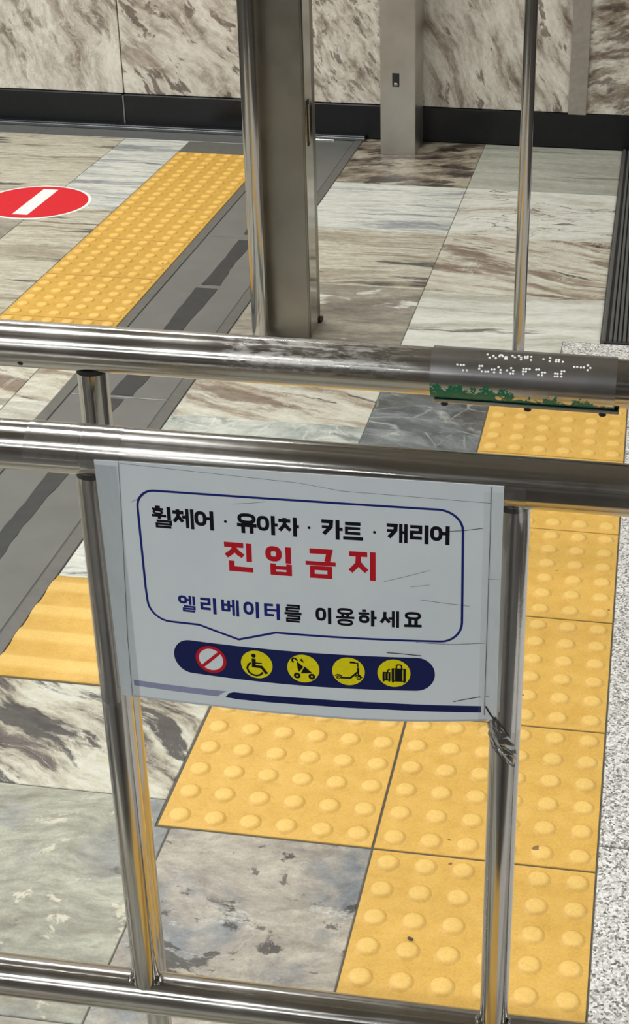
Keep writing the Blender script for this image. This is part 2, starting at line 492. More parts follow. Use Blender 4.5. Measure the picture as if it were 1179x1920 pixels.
wall = box('wall_back', RX0, RX1, 3.585, 3.7, 0.0, CEIL, M['grout'], centre=False)
tag(wall, kind='structure')
ceil = box('ceiling', RX0, RX1, RY0, 3.7, CEIL, CEIL + 0.1, M['ceiling'])
tag(ceil, kind='structure')
tag(box('wall_left', RX0 - 0.1, RX0, RY0, 3.7, 0, CEIL, M['room_wall']), kind='structure')
tag(box('wall_right', RX1, RX1 + 0.1, RY0, 3.7, 0, CEIL, M['room_wall']), kind='structure')
tag(box('wall_front', RX0, RX1, RY0 - 0.1, RY0, 0, CEIL, M['dark_wall']), kind='structure')

# marble wall panels
PANELS = [(-2.62, -1.533, 'wall_a'), (-1.529, -0.86, 'wall_b'), (-0.856, -0.50, 'wall_c'), (-0.496, 0.060, 'wall_d'),
          (0.064, 1.05, 'wall_e'), (1.054, 2.05, 'wall_b'), (-3.7, -2.624, 'wall_d')]
for (x0, x1, mk) in PANELS:
    for (z0, z1) in ((0.118, 0.96), (0.964, 1.8), (1.804, CEIL)):
        cx = (x0 + x1) / 2
        b = box_bm(x0 - cx, x1 - cx, -0.018, 0.018, 0, z1 - z0, 0.0015)
        bmobj('panel', b, M[mk], wall, loc=(cx, 3.568, z0))

# black plinth with a ledge
base = empty('baseboard_back', (0, 3.54, 0))
tag(base, kind='structure')


def bpart(name, x0, x1, y0, y1, z0, z1, mat, bev=0.001):
    bmx = box_bm(x0, x1, y0 - 3.54, y1 - 3.54, z0, z1, bev)
    return bmobj(name, bmx, mat, base)


for (x0, x1) in ((-3.7, -2.62), (-2.617, -1.533), (-1.529, -0.59), (-0.586, 0.55), (0.553, 2.05)):
    bpart('plinth_panel', x0, x1, 3.537, 3.59, 0.0, 0.1165, M['plinth'], 0.003)
bpart('caulk_joint', -1.5335, -1.5285, 3.5355, 3.55, 0.0, 0.112, M['caulk'], 0.0)
bpart('ledge', -3.7, -0.66, 3.505, 3.538, 0.0, 0.016, M['plinth'], 0.003)
bpart('ledge_edge', -3.7, -0.66, 3.499, 3.506, 0.0, 0.011, M['ledge'], 0.002)
# steel strip fixed to the wall
t1 = bmobj('trim_1', box_bm(-0.0305, 0.0305, -0.006, 0.006, 0, 1.9, 0.002), M['steel_trim'], loc=(0.063, 3.5445, 0.114))
tag(t1, kind='structure')

# ------------------------------------------------------------------ lamps
for yy, watts in LAMP_ROWS:
    for xx in LAMP_X:
        lt = empty('ceiling_lamp', (xx, yy, CEIL))
        tag(lt, 'long white ceiling lamp above the station floor', 'lamp', 'ceiling lamps out of view overhead')
        bmobj('lamp_case', box_bm(-1.08, 1.08, -0.09, 0.09, -0.06, -0.001, 0.01), M['lamp_case'], lt)
        ld = bpy.data.lights.new('lamp_tube', 'AREA')
        ld.shape = 'RECTANGLE'
        ld.size = 2.1
        ld.size_y = 0.13
        ld.energy = watts
        ld.color = (0.97, 0.985, 0.98)
        lo = bpy.data.objects.new('lamp_tube', ld)
        COL.objects.link(lo)
        lo.parent = lt
        lo.location = (0, 0, -0.063)


# ------------------------------------------------------------------ floor slabs
J = 0.0009     # half joint


def slab(poly, mat, name='tile', z=0.0, th=0.02, joint=J, bev=0.001):
    """poly: counter-clockwise floor outline; shrunk by the joint"""
    cx = sum(p[0] for p in poly) / len(poly)
    cy = sum(p[1] for p in poly) / len(poly)
    n = len(poly)
    pts = []
    for i in range(n):
        p0, p1, p2 = Vector(poly[i - 1]), Vector(poly[i]), Vector(poly[(i + 1) % n])
        d1 = (p1 - p0).normalized()
        d2 = (p2 - p1).normalized()
        n1 = Vector((-d1.y, d1.x))
        n2 = Vector((-d2.y, d2.x))
        k = (n1 + n2) / (1 + n1.dot(n2))
        pts.append(p1 + k * joint)
    b = bmesh.new()
    top = [b.verts.new((p.x - cx, p.y - cy, z)) for p in pts]
    bot = [b.verts.new((p.x - cx, p.y - cy, z - th)) for p in pts]
    b.faces.new(top)
    b.faces.new(list(reversed(bot)))
    tope = []
    for i in range(n):
        j = (i + 1) % n
        b.faces.new((bot[i], bot[j], top[j], top[i]))
        tope.append(b.edges.get((top[i], top[j])))
    if bev:
        bmesh.ops.bevel(b, geom=tope, offset=bev, segments=1, affect='EDGES')
    o = bmobj(name, b, mat if not isinstance(mat, str) else M[mat], floor)
    o.location = (cx, cy, 0)
    return o


def rect(x0, x1, y0, y1):
    return [(x0, y0), (x1, y0), (x1, y1), (x0, y1)]


CH0, CH1 = -0.945, -0.668        # floor channel edges
# column a: channel to x=-.245
XA = -0.245
for (y0, y1, mk) in ((3.015, 3.535, 'blot_dark'), (2.56, 3.015, 'streak_white'), (2.105, 2.56, 'streak_tan'), (1.65, 2.105, 'grey_patch'),
                     (1.272, 1.65, 'diag_brown'), (0.90, 1.272, 'crackle'), (0.60, 0.90, 'streak_white')):
    slab(rect(CH1, XA, y0, y1), mk)
# column b
for (y0, y1, mk) in ((3.015, 3.535, 'plain_grey'), (2.56, 3.015, 'white_blot'), (2.105, 2.56, 'diag_brown')):
    slab(rect(XA, 0.225, y0, y1), mk)
slab([(XA, 1.65), (0.135, 1.65), (0.135, 1.815), (0.225, 1.815), (0.225, 2.105), (XA, 2.105)], 'cream_soft')
for (y0, y1, mk) in ((1.272, 1.65, 'blue_dark'), (0.90, 1.272, 'blue_dark'), (0.6, 0.90, 'streak_tan')):
    slab(rect(XA, 0.0, y0, y1), mk)
slab(rect(0.0, 0.135, 1.5, 1.65), 'cream_soft')
# near slabs, left of the dome tiles
slab([(CH1, 0.055), (-0.302, 0.055), (-0.302, 0.298), (CH1, 0.298)], 'dark_diag')
slab([(CH1, -0.345), (-0.28, -0.345), (-0.28, -0.002), (-0.302, -0.002), (-0.302, 0.055), (CH1, 0.055)], 'cloud_green')
slab(rect(-0.28, 0.0, -0.345, 0.0), 'pink_spot')
slab(rect(CH1, -0.28, -0.92, -0.345), 'grey_patch')
slab(rect(-0.28, 0.0, -0.92, -0.345), 'cloud_green')
# left of the channel
rows = [1.29 + 0.4425 * i for i in range(-5, 5)]
rows = [max(r, -0.92) for r in rows if r > -0.93 or True]
rows = sorted(set([-0.92] + [r for r in rows if r > -0.8] + [3.40]))
lm = ['plain_grey', 'cream_soft', 'streak_tan', 'grey_patch', 'diag_brown', 'streak_white']
random.seed(4)
for i in range(len(rows) - 1):
    y0, y1 = rows[i], rows[i + 1]
    slab(rect(-2.385, -1.935, y0, y1), random.choice(lm))
    slab(rect(-1.935, -1.485, y0, y1), ['plain_grey', 'streak_tan', 'plain_grey', 'grey_patch'][i % 4] if y0 < 2.6 else 'streak_tan')
    if y1 > 1.46 and y0 < 1.46:
        slab([(-1.485, y0), (-1.037, y0), (-1.037, 1.46), (-1.255, 1.46), (-1.255, y1), (-1.485, y1)], 'diag_brown')
        slab(rect(-1.037, CH0, y0, 1.46), 'diag_brown')
    elif y0 > 1.4:
        slab(rect(-1.485, -1.255, y0, y1), 'streak_tan' if y0 < 2.6 else 'streak_white')
    else:
        slab(rect(-1.485, -1.037, y0, y1), 'grey_patch')
        slab(rect(-1.037, CH0, y0, y1), 'cream_soft')
# grey border along the plinth
for (x0, x1) in ((-2.385, -1.8), (-1.8, CH0)):
    slab(rect(x0, x1, 3.40, 3.505), 'border', name='border_stone', joint=0.0005)
# granite slabs on the right
for (x0, x1, y0, y1) in ((0.3, 0.9, -0.92, 0.053), (0.3, 0.9, 0.053, 1.5), (0.9, 1.26, -0.92, 0.053), (0.9, 1.26, 0.053, 1.5),
                         (0.135, 0.75, 1.5, 1.815), (0.75, 1.26, 1.5, 1.815), (0.85, 1.26, 1.815, 3.535)):
    slab(rect(x0, x1, y0, y1), 'granite', name='granite_slab')

# ------------------------------------------------------------------ tactile paving
def dome_mesh():
    b = bmesh.new()
    h = 0.1482
    box_bm(-h, h, -h, h, -0.02, 0.001, 0.0008, 1, bm=b)
    seg = 14
    prof = [(0.0175, 0.0008), (0.0158, 0.0018), (0.0138, 0.0033), (0.0114, 0.0044), (0.0075, 0.0049)]
    for i in range(6):
        for j in range(6):
            cx, cy = -0.125 + 0.05 * i, -0.125 + 0.05 * j
            prev = None
            for (r, z) in prof:
                ring = [b.verts.new((cx + r * math.cos(2 * PI * k / seg), cy + r * math.sin(2 * PI * k / seg), z)) for k in range(seg)]
                if prev:
                    for k in range(seg):
                        f = b.faces.new((prev[k], prev[(k + 1) % seg], ring[(k + 1) % seg], ring[k]))
                        f.smooth = True
                prev = ring
            f = b.faces.new(prev)
            f.smooth = True
    me = bpy.data.meshes.new('dome_tile')
    b.to_mesh(me)
    b.free()
    return me


def bar_mesh(x0, x1):
    """four raised bars running along X"""
    b = bmesh.new()
    h = 0.1492
    ys = [-h]
    zs = [0.0]
    prof = []
    for i in range(4):
        c = -0.1125 + 0.075 * i
        for dy, z in ((-0.026, 0.001), (-0.018, 0.0032), (-0.009, 0.0048), (0.009, 0.0048), (0.018, 0.0032), (0.026, 0.001)):
            prof.append((c + dy, z))
    prof = [(-h, 0.001)] + prof + [(h, 0.001)]
    L = [b.verts.new((x0, y, z)) for y, z in prof]
    R = [b.verts.new((x1, y, z)) for y, z in prof]
    for i in range(len(prof) - 1):
        f = b.faces.new((L[i], R[i], R[i + 1], L[i + 1]))
        f.smooth = True
    lb = [b.verts.new((x0, -h, -0.02)), b.verts.new((x0, h, -0.02))]
    rb = [b.verts.new((x1, -h, -0.02)), b.verts.new((x1, h, -0.02))]
    b.faces.new([lb[0]] + L + [lb[1]])
    b.faces.new(list(reversed([rb[0]] + R + [rb[1]])))
    b.faces.new((lb[0], rb[0], R[0], L[0]))
    b.faces.new((lb[1], L[-1], R[-1], rb[1]))
    me = bpy.data.meshes.new('bar_tile')
    bmesh.ops.recalc_face_normals(b, faces=b.faces[:])
    b.to_mesh(me)
    b.free()
    return me


dm = dome_mesh()
dm.materials.append(M['tactile'])
random.seed(2)
for cy in [-0.75, -0.45, -0.15, 0.15, 0.45, 0.75, 1.05, 1.35]:
    o = link('dome_tile', dm, floor)
    o.location = (0.15, cy, 0)
    o.rotation_euler = (0, 0, random.choice((0, 1, 2, 3)) * PI / 2)
for cy in (0.15, 0.45):
    o = link('dome_tile', dm, floor)
    o.location = (-0.15, cy, 0)
dm2 = dm.copy()
dm2.materials.clear()
dm2.materials.append(M['tactile_far'])
for i in range(7):
    cy = 1.61 + 0.3 * i
    if cy + 0.15 > 3.41:
        break
    o = link('dome_tile', dm2, floor)
    o.location = (-1.10, cy, 0)
    o.scale = (1.03, 1, 1)
o = link('bar_tile', bar_mesh(-0.1825, 0.1825), floor, M['tactile'])
o.location = (-0.4845, 0.45, 0)

# a stray seed husk on the nearest dome tile
M['husk'] = plain('seed_husk', srgb(66, 62, 56), 0.6)
b = bmesh.new()
bmesh.ops.create_icosphere(b, subdivisions=2, radius=1.0)
for v in b.verts:
    v.co = Vector((v.co.x * 0.0042 * (1 - 0.25 * v.co.x), v.co.y * 0.0024, v.co.z * 0.0014 + 0.0024))
sd = bmobj('seed_husk', b, M['husk'], smooth=True, loc=(0.0768, -0.1556, 0.0))
sd.rotation_euler = (0, 0, -0.5)
tag(sd, 'small dark seed husk lying on the nearest yellow dome tile', 'litter')

# ------------------------------------------------------------------ floor channel of the shutter
ch = empty('floor_channel', ((CH0 + CH1) / 2, 1.3, 0))
tag(ch, 'long grey floor channel with a black strip down its middle', 'floor channel')


def cpart(name, x0, x1, y0, y1, z0, z1, mat, bev=0.001):
    return bmobj(name, box_bm(x0 - ch.location.x, x1 - ch.location.x, y0 - 1.3, y1 - 1.3, z0, z1, bev), mat, ch)


cpart('edge_strip', CH0 + 0.001, CH0 + 0.0255, -0.92, 3.50, -0.02, 0.0015, M['channel_edge'])
cpart('edge_strip', CH1 - 0.0265, CH1 - 0.001, -0.92, 3.50, -0.02, 0.0015, M['channel_edge'])
cuts = [-0.92, 1.335, 2.43, 3.50]
for i in range(3):
    cpart('cover_plate', CH0 + 0.028, CH1 - 0.030, cuts[i] + 0.002, cuts[i + 1] - 0.002, -0.02, 0.0, M['channel'])
cpart('reflection_strip', -0.90, -0.765, 3.488, 3.499, -0.01, 0.004, M['steel_x'])  # bright bar added in place of a light reflection at the channel end
# torn black adhesive strip, in pieces with ragged edges
random.seed(11)


def ragged(y0, y1, xl, xr):
    n = max(6, int((y1 - y0) / 0.03))
    vs, fs = [], []
    for i in range(n + 1):
        y = y0 + (y1 - y0) * i / n
        jl = random.uniform(-0.0015, 0.0015) + 0.003 * math.sin(y * 9)
        jr = random.uniform(-0.002, 0.002) + 0.004 * math.sin(y * 13 + 1)
        vs += [(xl + jl - ch.location.x, y - 1.3, 0.0008), (xr + jr - ch.location.x, y - 1.3, 0.0008)]
    for i in range(n):
        fs.append((2 * i, 2 * i + 1, 2 * i + 3, 2 * i + 2))
    return meshobj('adhesive_strip', vs, fs, M['black_strip'], ch)


ragged(-0.9, 1.325, -0.829, -0.790)
ragged(1.345, 2.02, -0.829, -0.778)
ragged(2.045, 2.41, -0.822, -0.776)
ragged(2.46, 2.72, -0.818, -0.776)

# ------------------------------------------------------------------ ribbed plate by the escalator
rp = empty('ribbed_plate', (0.54, 2.66, 0))
tag(rp, 'dark grey ribbed metal floor plate at the right edge', 'floor plate')
bmobj('base_plate', box_bm(-0.308, 0.308, -0.843, 0.86, -0.02, 0.004, 0.001), M['rib_dark'], rp)
bmobj('edge_frame', box_bm(-0.313, -0.303, -0.843, 0.86, -0.02, 0.011, 0.002), M['rib'], rp)
b = bmesh.new()
for i in range(54):
    x = -0.292 + i * 0.011
    box_bm(x - 0.0036, x + 0.0036, -0.84, 0.86, 0.003, 0.0105, 0.001, bm=b)
o = bmobj('ribs', b, M['rib'], rp)
o['kind'] = 'stuff'

# ------------------------------------------------------------------ round no-entry sticker on the floor
M['st_red'] = plain('sticker_red', srgb(200, 22, 36), 0.6, spec=0.25, nscale=200, noise_amt=0.06)
M['st_white'] = plain('sticker_white', srgb(226, 226, 222), 0.45, nscale=60, noise_amt=0.04)
st = empty('floor_sticker', (-1.514, 2.648, 0.0))
tag(st, 'round red no-entry sticker with a white bar on the floor', 'sticker')


def disc(name, r, z0, z1, mat, parent, seg=64, sx=1.0):
    b = bmesh.new()
    t = [b.verts.new((r * sx * math.cos(2 * PI * i / seg), r * math.sin(2 * PI * i / seg), z1)) for i in range(seg)]
    u = [b.verts.new((r * sx * math.cos(2 * PI * i / seg), r * math.sin(2 * PI * i / seg), z0)) for i in range(seg)]
    b.faces.new(t)
    for i in range(seg):
        b.faces.new((u[i], u[(i + 1) % seg], t[(i + 1) % seg], t[i]))
    return bmobj(name, b, mat, parent)


disc('white_border', 0.166, 0.0, 0.0010, M['st_white'], st)
disc('red_field', 0.156, 0.0, 0.0015, M['st_red'], st)
bmobj('white_bar', box_bm(-0.0235, 0.0235, -0.126, 0.126, 0.0005, 0.0020, 0.0), M['st_white'], st)

# ------------------------------------------------------------------ steel columns and poles
# near column with a slot on its side
c1 = empty('steel_column', (-0.516, 1.79, 0))
tag(c1, 'brushed steel box column standing at the floor channel, behind a round pole', 'column')
bmobj('shaft', box_bm(-0.051, 0.051, -0.062, 0.062, 0.0, CEIL, 0.002, 2), M['steel_dark_reflect'], c1)
bmobj('guide_rail', box_bm(0.0505, 0.0530, -0.050, 0.020, 0.0, CEIL, 0.0008), M['steel_z'], c1)
bmobj('slot', box_bm(0.052, 0.0545, -0.030, -0.014, 0.46, 0.565, 0.0005), M['black'], c1)
bmobj('latch', box_bm(0.053, 0.0575, -0.026, -0.018, 0.47, 0.555, 0.001), M['steel_z'], c1)
bmobj('foot_joint', box_bm(0.050, 0.0580, 0.040, 0.066, 0.0, 0.012, 0.003), M['black'], c1)
# far column by the wall
c2 = empty('steel_column', (-0.5205, 3.445, 0))
tag(c2, 'pale steel box column against the marble wall with a small black slot', 'column')
bmobj('shaft', box_bm(-0.0585, 0.0585, -0.092, 0.088, 0.0, CEIL, 0.002, 2), M['steel_brushed'], c2)
bmobj('slot', box_bm(-0.0180, 0.0055, -0.0932, -0.0905, 0.228, 0.272, 0.0006), M['black'], c2)
bmobj('latch', box_bm(-0.0125, 0.000, -0.0945, -0.092, 0.232, 0.240, 0.0005), M['weld'], c2)

p1 = empty('steel_pole', (-0.5735, 1.682, 0))
tag(p1, 'thick polished steel pole in front of the steel column', 'pole')
tube('pipe', (0, 0, 0), (0, 0, CEIL), 0.0192, M['steel_z'], p1, 40)
tube('base_ring', (0, 0, 0), (0, 0, 0.004), 0.026, M['steel_z'], p1, 32, bev=0.001)
p2 = empty('steel_pole', (0.0415, 1.655, 0))
tag(p2, 'thin steel pole standing alone behind the braille plate', 'pole')
tube('pipe', (0, 0, 0), (0, 0, CEIL), 0.0142, M['steel_z'], p2, 36)
tube('base_ring', (0, 0, 0), (0, 0, 0.004), 0.022, M['steel_z'], p2, 32, bev=0.001)

# ------------------------------------------------------------------ handrail with the braille plate (behind)
YB, ZT, RT = -0.355, 0.8612, 0.0207
hr = empty('handrail', (-0.181, YB, 0))
tag(hr, 'polished steel handrail carrying the braille plate', 'handrail')


def at(o, p):
    return (p[0] - o.location.x, p[1] - o.location.y, p[2] - o.location.z)


tube('rail', at(hr, (-1.3, YB, ZT)), at(hr, (1.15, YB, ZT)), RT, M['steel_rail'], hr, 56)
for px in (-0.181, -1.15, 1.0):
    tube('post', at(hr, (px, YB, 0.0)), at(hr, (px, YB, ZT - RT + 0.004)), 0.0136, M['steel_z'], hr, 44)
    tube('weld_ring', at(hr, (px, YB, ZT - RT - 0.0006)), at(hr, (px, YB, ZT - RT + 0.004)), 0.0141, M['black'], hr, 32)
    tube('base_ring', at(hr, (px, YB, 0.0)), at(hr, (px, YB, 0.004)), 0.021, M['steel_z'], hr, 32, bev=0.001)


# braille plate: a C-shaped sleeve, worn green paint along its lower edge
def plate_mat():
    k = NT('braille_plate_metal')
    tc = k.n.new('ShaderNodeTexCoord').outputs['Object']
    sep = k.n.new('ShaderNodeSeparateXYZ')
    k.link(tc, sep.inputs[0])
    n = k.noise(tc, 420, 5, 0.7).outputs[0]
    n2 = k.noise(k.vmath('MULTIPLY', tc, (1, 1, 0.6)), 85, 6, 0.68).outputs[0]
    # paint is left below a ragged line that drops towards the right end
    lim = k.math('SUBTRACT', k.math('MULTIPLY', sep.outputs[0], -0.10), 0.0090)
    rag = k.math('MULTIPLY', k.math('SUBTRACT', k.math('ADD', k.math('MULTIPLY', n2, 0.75), k.math('MULTIPLY', n, 0.25)), 0.5), 0.085)
    lim = k.math('ADD', lim, rag)
    paint = k.math('LESS_THAN', sep.outputs[2], lim)
    chip = k.math('GREATER_THAN', n, 0.36)
    paint = k.math('MULTIPLY', paint, chip)
    v = k.vmath('MULTIPLY', tc, (8, 500, 500))
    s = k.noise(v, 1.0, 3).outputs[0]
    mcol = k.ramp(k.noise(tc, 30, 5).outputs[0], [(0.35, (0.47, 0.47, 0.48, 1)), (0.65, (0.60, 0.60, 0.61, 1))])
    k.link(k.mix(paint, mcol, srgb(10, 104, 70)), k.b.inputs['Base Color'])
    k.link(k.math('SUBTRACT', 1.0, paint), k.b.inputs['Metallic'])
    k.link(k.math('ADD', k.math('MULTIPLY', s, 0.05), k.math('ADD', 0.22, k.math('MULTIPLY', paint, 0.25))), k.b.inputs['Roughness'])
    return k.m


PX0, PX1, RP = 0.1254, 0.2817, 0.0223
pcx = (PX0 + PX1) / 2
M['plate'] = plate_mat()


def sleeve(name, x0, x1, r0, r1, a0, a1, mat, parent, loc, n=40, nx=1):
    """arc sleeve around the X axis; angle measured from -Y (towards the viewer) up"""
    b = bmesh.new()
    pr = []
    for i in range(n + 1):
        a = math.radians(a0 + (a1 - a0) * i / n)
        pr.append((-math.cos(a), math.sin(a)))
    grid = {}
    for xi in range(nx + 1):
        x = x0 + (x1 - x0) * xi / nx
        grid[xi] = ([b.verts.new((x, c * r1, s * r1)) for c, s in pr], [b.verts.new((x, c * r0, s * r0)) for c, s in pr])
    for xi in range(nx):
        (o0, i0), (o1, i1) = grid[xi], grid[xi + 1]
        for i in range(n):
            f = b.faces.new((o0[i], o0[i + 1], o1[i + 1], o1[i]))
            f.smooth = True
            f = b.faces.new((i0[i], i1[i], i1[i + 1], i0[i + 1]))
            f.smooth = True
        b.faces.new((o0[0], o1[0], i1[0], i0[0]))
        b.faces.new((o0[n], i0[n], i1[n], o1[n]))
    for xi, fl in ((0, False), (nx, True)):
        o_, i_ = grid[xi]
        for i in range(n):
            q = (o_[i], i_[i], i_[i + 1], o_[i + 1])
            b.faces.new(tuple(reversed(q)) if fl else q)
    bmesh.ops.recalc_face_normals(b, faces=b.faces[:])
    return bmobj(name, b, mat, parent, loc=loc)


plate = sleeve('braille_plate', PX0 - pcx, PX1 - pcx, RT + 0.0003, RP, -62, 112, M['plate'], hr, at(hr, (pcx, YB, ZT)), 56)
plate['label'] = 'braille plate with worn green paint'
# flange under the plate with three screws
fl = bmobj('flange', box_bm(PX0 - pcx + 0.002, PX1 - pcx + 0.004, -0.0135, -0.004, -0.0232, -0.0200, 0.0006), M['steel_plate'], plate)
for sx in (0.137, 0.2085, 0.272):
    b = bmesh.new()
    tube_bm((sx - pcx, -0.0115, -0.0255), (sx - pcx, -0.0115, -0.0225), 0.0032, 16, bm=b, bev=0.0006)
    bmesh.ops.recalc_face_normals(b, faces=b.faces[:])
    bmobj('screw', b, M['black'], plate)
BR = [(172.5, 73.7), (174.6, 64.0), (177.7, 69.6), (179.9, 63.9), (182.8, 69.8), (183.2, 74.1), (184.5, 74.5), (185.5, 70.7), (187.8, 68.8), (188.7, 69.0), (188.0, 64.0), (189.0, 64.2), (193.7, 73.9), (195.8, 69.9), (199.0, 75.4), (201.0, 70.7), (201.1, 64.6), (204.1, 74.3), (204.4, 69.3), (206.4, 75.6), (206.4, 69.8), (209.5, 75.2), (209.5, 64.5), (148.2, 41.7), (151.2, 41.1), (153.7, 41.5), (153.5, 29.6), (156.7, 30.1), (167.1, 41.7), (169.3, 42.1), (167.0, 35.9), (169.3, 30.1), (172.4, 30.0), (174.7, 30.4), (177.6, 35.8), (179.9, 36.1), (179.8, 29.8), (183.0, 41.8), (185.0, 35.8), (185.1, 30.0), (190.3, 35.9), (193.7, 41.6), (195.7, 35.6), (193.5, 29.5), (195.7, 29.9), (204.0, 41.6), (206.4, 42.1), (209.2, 42.0), (203.8, 35.8), (206.2, 36.1), (204.1, 30.2), (219.9, 70.1), (225.3, 75.0), (225.3, 65.0), (230.7, 70.7), (232.9, 71.3), (230.5, 65.2), (232.8, 65.7), (236.2, 65.6), (214.8, 42.1), (216.9, 42.5), (219.9, 36.1), (222.2, 36.5), (216.8, 30.2), (220.0, 30.1), (236.0, 41.8), (238.1, 42.2), (230.6, 36.0), (232.8, 35.8), (235.9, 36.4), (230.6, 29.8), (233.0, 30.2), (236.1, 30.4), (246.2, 53.9), (248.6, 54.4), (251.7, 54.0), (254.2, 54.5), (257.3, 60.2), (259.5, 54.3), (257.4, 48.4)]
M['braille'] = plain('braille_pin', srgb(236, 236, 232), 0.3, metal=0.0)
b = bmesh.new()
for (bx, ba) in BR:
    a = math.radians(ba)
    nrm = Vector((0, -math.cos(a), math.sin(a)))
    tx = Vector((1, 0, 0))
    ty = nrm.cross(tx)
    c = Vector((bx / 1000 - pcx, 0, 0)) + nrm * (RP - 0.0002)
    prev = None
    for (r, h) in ((0.00105, 0.0), (0.00095, 0.0006), (0.00050, 0.0009)):
        ring = [b.verts.new(c + nrm * h + (tx * math.cos(2 * PI * k / 10) + ty * math.sin(2 * PI * k / 10)) * r) for k in range(10)]
        if prev:
            for k in range(10):
                b.faces.new((prev[k], prev[(k + 1) % 10], ring[(k + 1) % 10], ring[k]))
        prev = ring
    b.faces.new(prev)
bmesh.ops.recalc_face_normals(b, faces=b.faces[:])
o = bmobj('braille_dots', b, M['braille'], plate)
o['kind'] = 'stuff'
o['label'] = 'raised white braille dots'
# small drain hole under the rail
b = tube_bm((0, 0, -0.0008), (0, 0, 0.0003), 0.0024, 16)
o = bmobj('drain_hole', b, M['black'], hr)
o.location = at(hr, (-0.240, YB - 0.84 * RT, ZT - 0.545 * RT))
o.rotation_euler = (math.radians(123), 0, 0)

# ------------------------------------------------------------------ front railing
YF, ZM, ZB, RM, RB, RPOST = -0.455, 0.8130, 0.1895, 0.02135, 0.0212, 0.0138
fr = empty('steel_railing', (0.03, YF, 0))
tag(fr, 'polished steel railing in front that the notice is taped to', 'railing')
tube('top_rail', at(fr, (-1.0, YF, ZM)), at(fr, (1.0, YF, ZM)), RM, M['steel_x'], fr, 56)
tube('bottom_rail', at(fr, (-1.0, YF, ZB)), at(fr, (1.0, YF, ZB)), RB, M['steel_x'], fr, 56)
XPL, XPR = -0.1495, 0.2065
for px in (XPL, XPR):
    tube('post', at(fr, (px, YF, ZB + 0.002)), at(fr, (px, YF, ZM - 0.01)), RPOST, M['steel_z'], fr, 48)
    for s in (-1, 1):
        b = bmesh.new()
        bmesh.ops.create_icosphere(b, subdivisions=2, radius=0.0042)
        for v in b.verts:
            v.co = Vector((v.co.x * 0.8, v.co.y * 1.7, v.co.z * 1.1)) * (1 + 0.18 * math.sin(v.co.y * 2300 + s) + 0.12 * math.sin(v.co.z * 3100))
        o = bmobj('weld_bead', b, M['weld'], fr, smooth=True)
        o.location = at(fr, (px + s * (RPOST + 0.0010), YF - 0.003, ZB + RB - 0.0003))
    tube('weld_ring', at(fr, (px, YF, ZM - RM - 0.0006)), at(fr, (px, YF, ZM - RM + 0.004)), RPOST + 0.0004, M['black'], fr, 32)
for px in (-0.93, 0.93):
    tube('end_post', at(fr, (px, YF, 0)), at(fr, (px, YF, ZM)), 0.019, M['steel_z'], fr, 40)
    tube('base_ring', at(fr, (px, YF, 0.0)), at(fr, (px, YF, 0.004)), 0.030, M['steel_z'], fr, 32, bev=0.001)

# ------------------------------------------------------------------ the notice
X0, SW, Z0, SH = -0.1385, 0.3385, 0.818, 0.240
sign = empty('notice_sheet', (X0 + SW / 2, YF - 0.0225, Z0 - 0.24))
tag(sign, 'white laminated Korean no-entry notice taped to the railing', 'notice')


def SY(u, v):
    s = min(1, max(0, u / SW))
    t = min(1.05, max(0, v / SH))
    return YF - 0.0225 + 0.007 * t * (2 * s - 1) ** 2 - 0.0115 * math.sin(PI * s) * t ** 1.2


def SP(u, v, off=0.0):
    """point of the bowed sheet; u, v in mm from its top left corner, off mm towards the viewer"""
    return at(sign, (X0 + u / 1000, SY(u / 1000, v / 1000) - off / 1000, Z0 - v / 1000))


def lerp_tab(tab, x):
    if x <= tab[0][0]:
        return tab[0][1]
    for (a, fa), (c, fc) in zip(tab, tab[1:]):
        if x <= c:
            return fa + (fc - fa) * (x - a) / (c - a)
    return tab[-1][1]


BOT = [(0, 243.2), (12, 242.1), (50, 238.6), (87, 235.8), (130, 234.0), (167, 233.0), (237, 233.3), (338.7, 232.0)]


def vtop(u):
    return 2.1 - 4.2 * u / 338.7


def vbot(u):
    return lerp_tab(BOT, u)


def paper_mat():
    k = NT('notice_paper')
    v = k.coords('Object')
    n = k.noise(v, 14, 5).outputs[0]
    f = k.noise(v, 400, 2).outputs[0]
    col = k.ramp(n, [(0.3, srgb(222, 232, 238)), (0.7, srgb(230, 239, 244))])
    sm = k.noise(k.vmath('MULTIPLY', v, (1, 1, 2.2)), 26, 7, 0.7).outputs[0]
    col = k.mix(k.ramp(sm, [(0.68, 0.0), (0.76, 0.28)]), col, srgb(150, 154, 156))
    k.link(col, k.b.inputs['Base Color'])
    k.b.inputs['Roughness'].default_value = 0.42
    k.b.inputs['Coat Weight'].default_value = 0.35
    k.b.inputs['Coat Roughness'].default_value = 0.16
    k.bump(k.noise(v, 16, 4).outputs[0], 0.12, 0.002)
    return k.m


M['paper'] = paper_mat()
ink = lambda n, c, r=0.5: plain(n, c, r, nscale=300, noise_amt=0.03, spec=0.2)
M['ink_black'] = ink('ink_black', srgb(20, 20, 30))
M['ink_red'] = ink('ink_red', srgb(198, 30, 44))
M['ink_blue'] = ink('ink_blue', srgb(36, 42, 122))
M['ink_navy'] = ink('ink_navy', srgb(28, 36, 88))
M['ink_line'] = ink('ink_line', srgb(32, 42, 122))
M['ink_grey'] = ink('ink_greyblue', srgb(150, 156, 186))
M['ink_yellow'] = ink('ink_yellow', srgb(238, 226, 26))
M['ink_white'] = ink('ink_white', srgb(226, 235, 240))
M['scratch'] = ink('scratch_dirt', srgb(40, 42, 46))

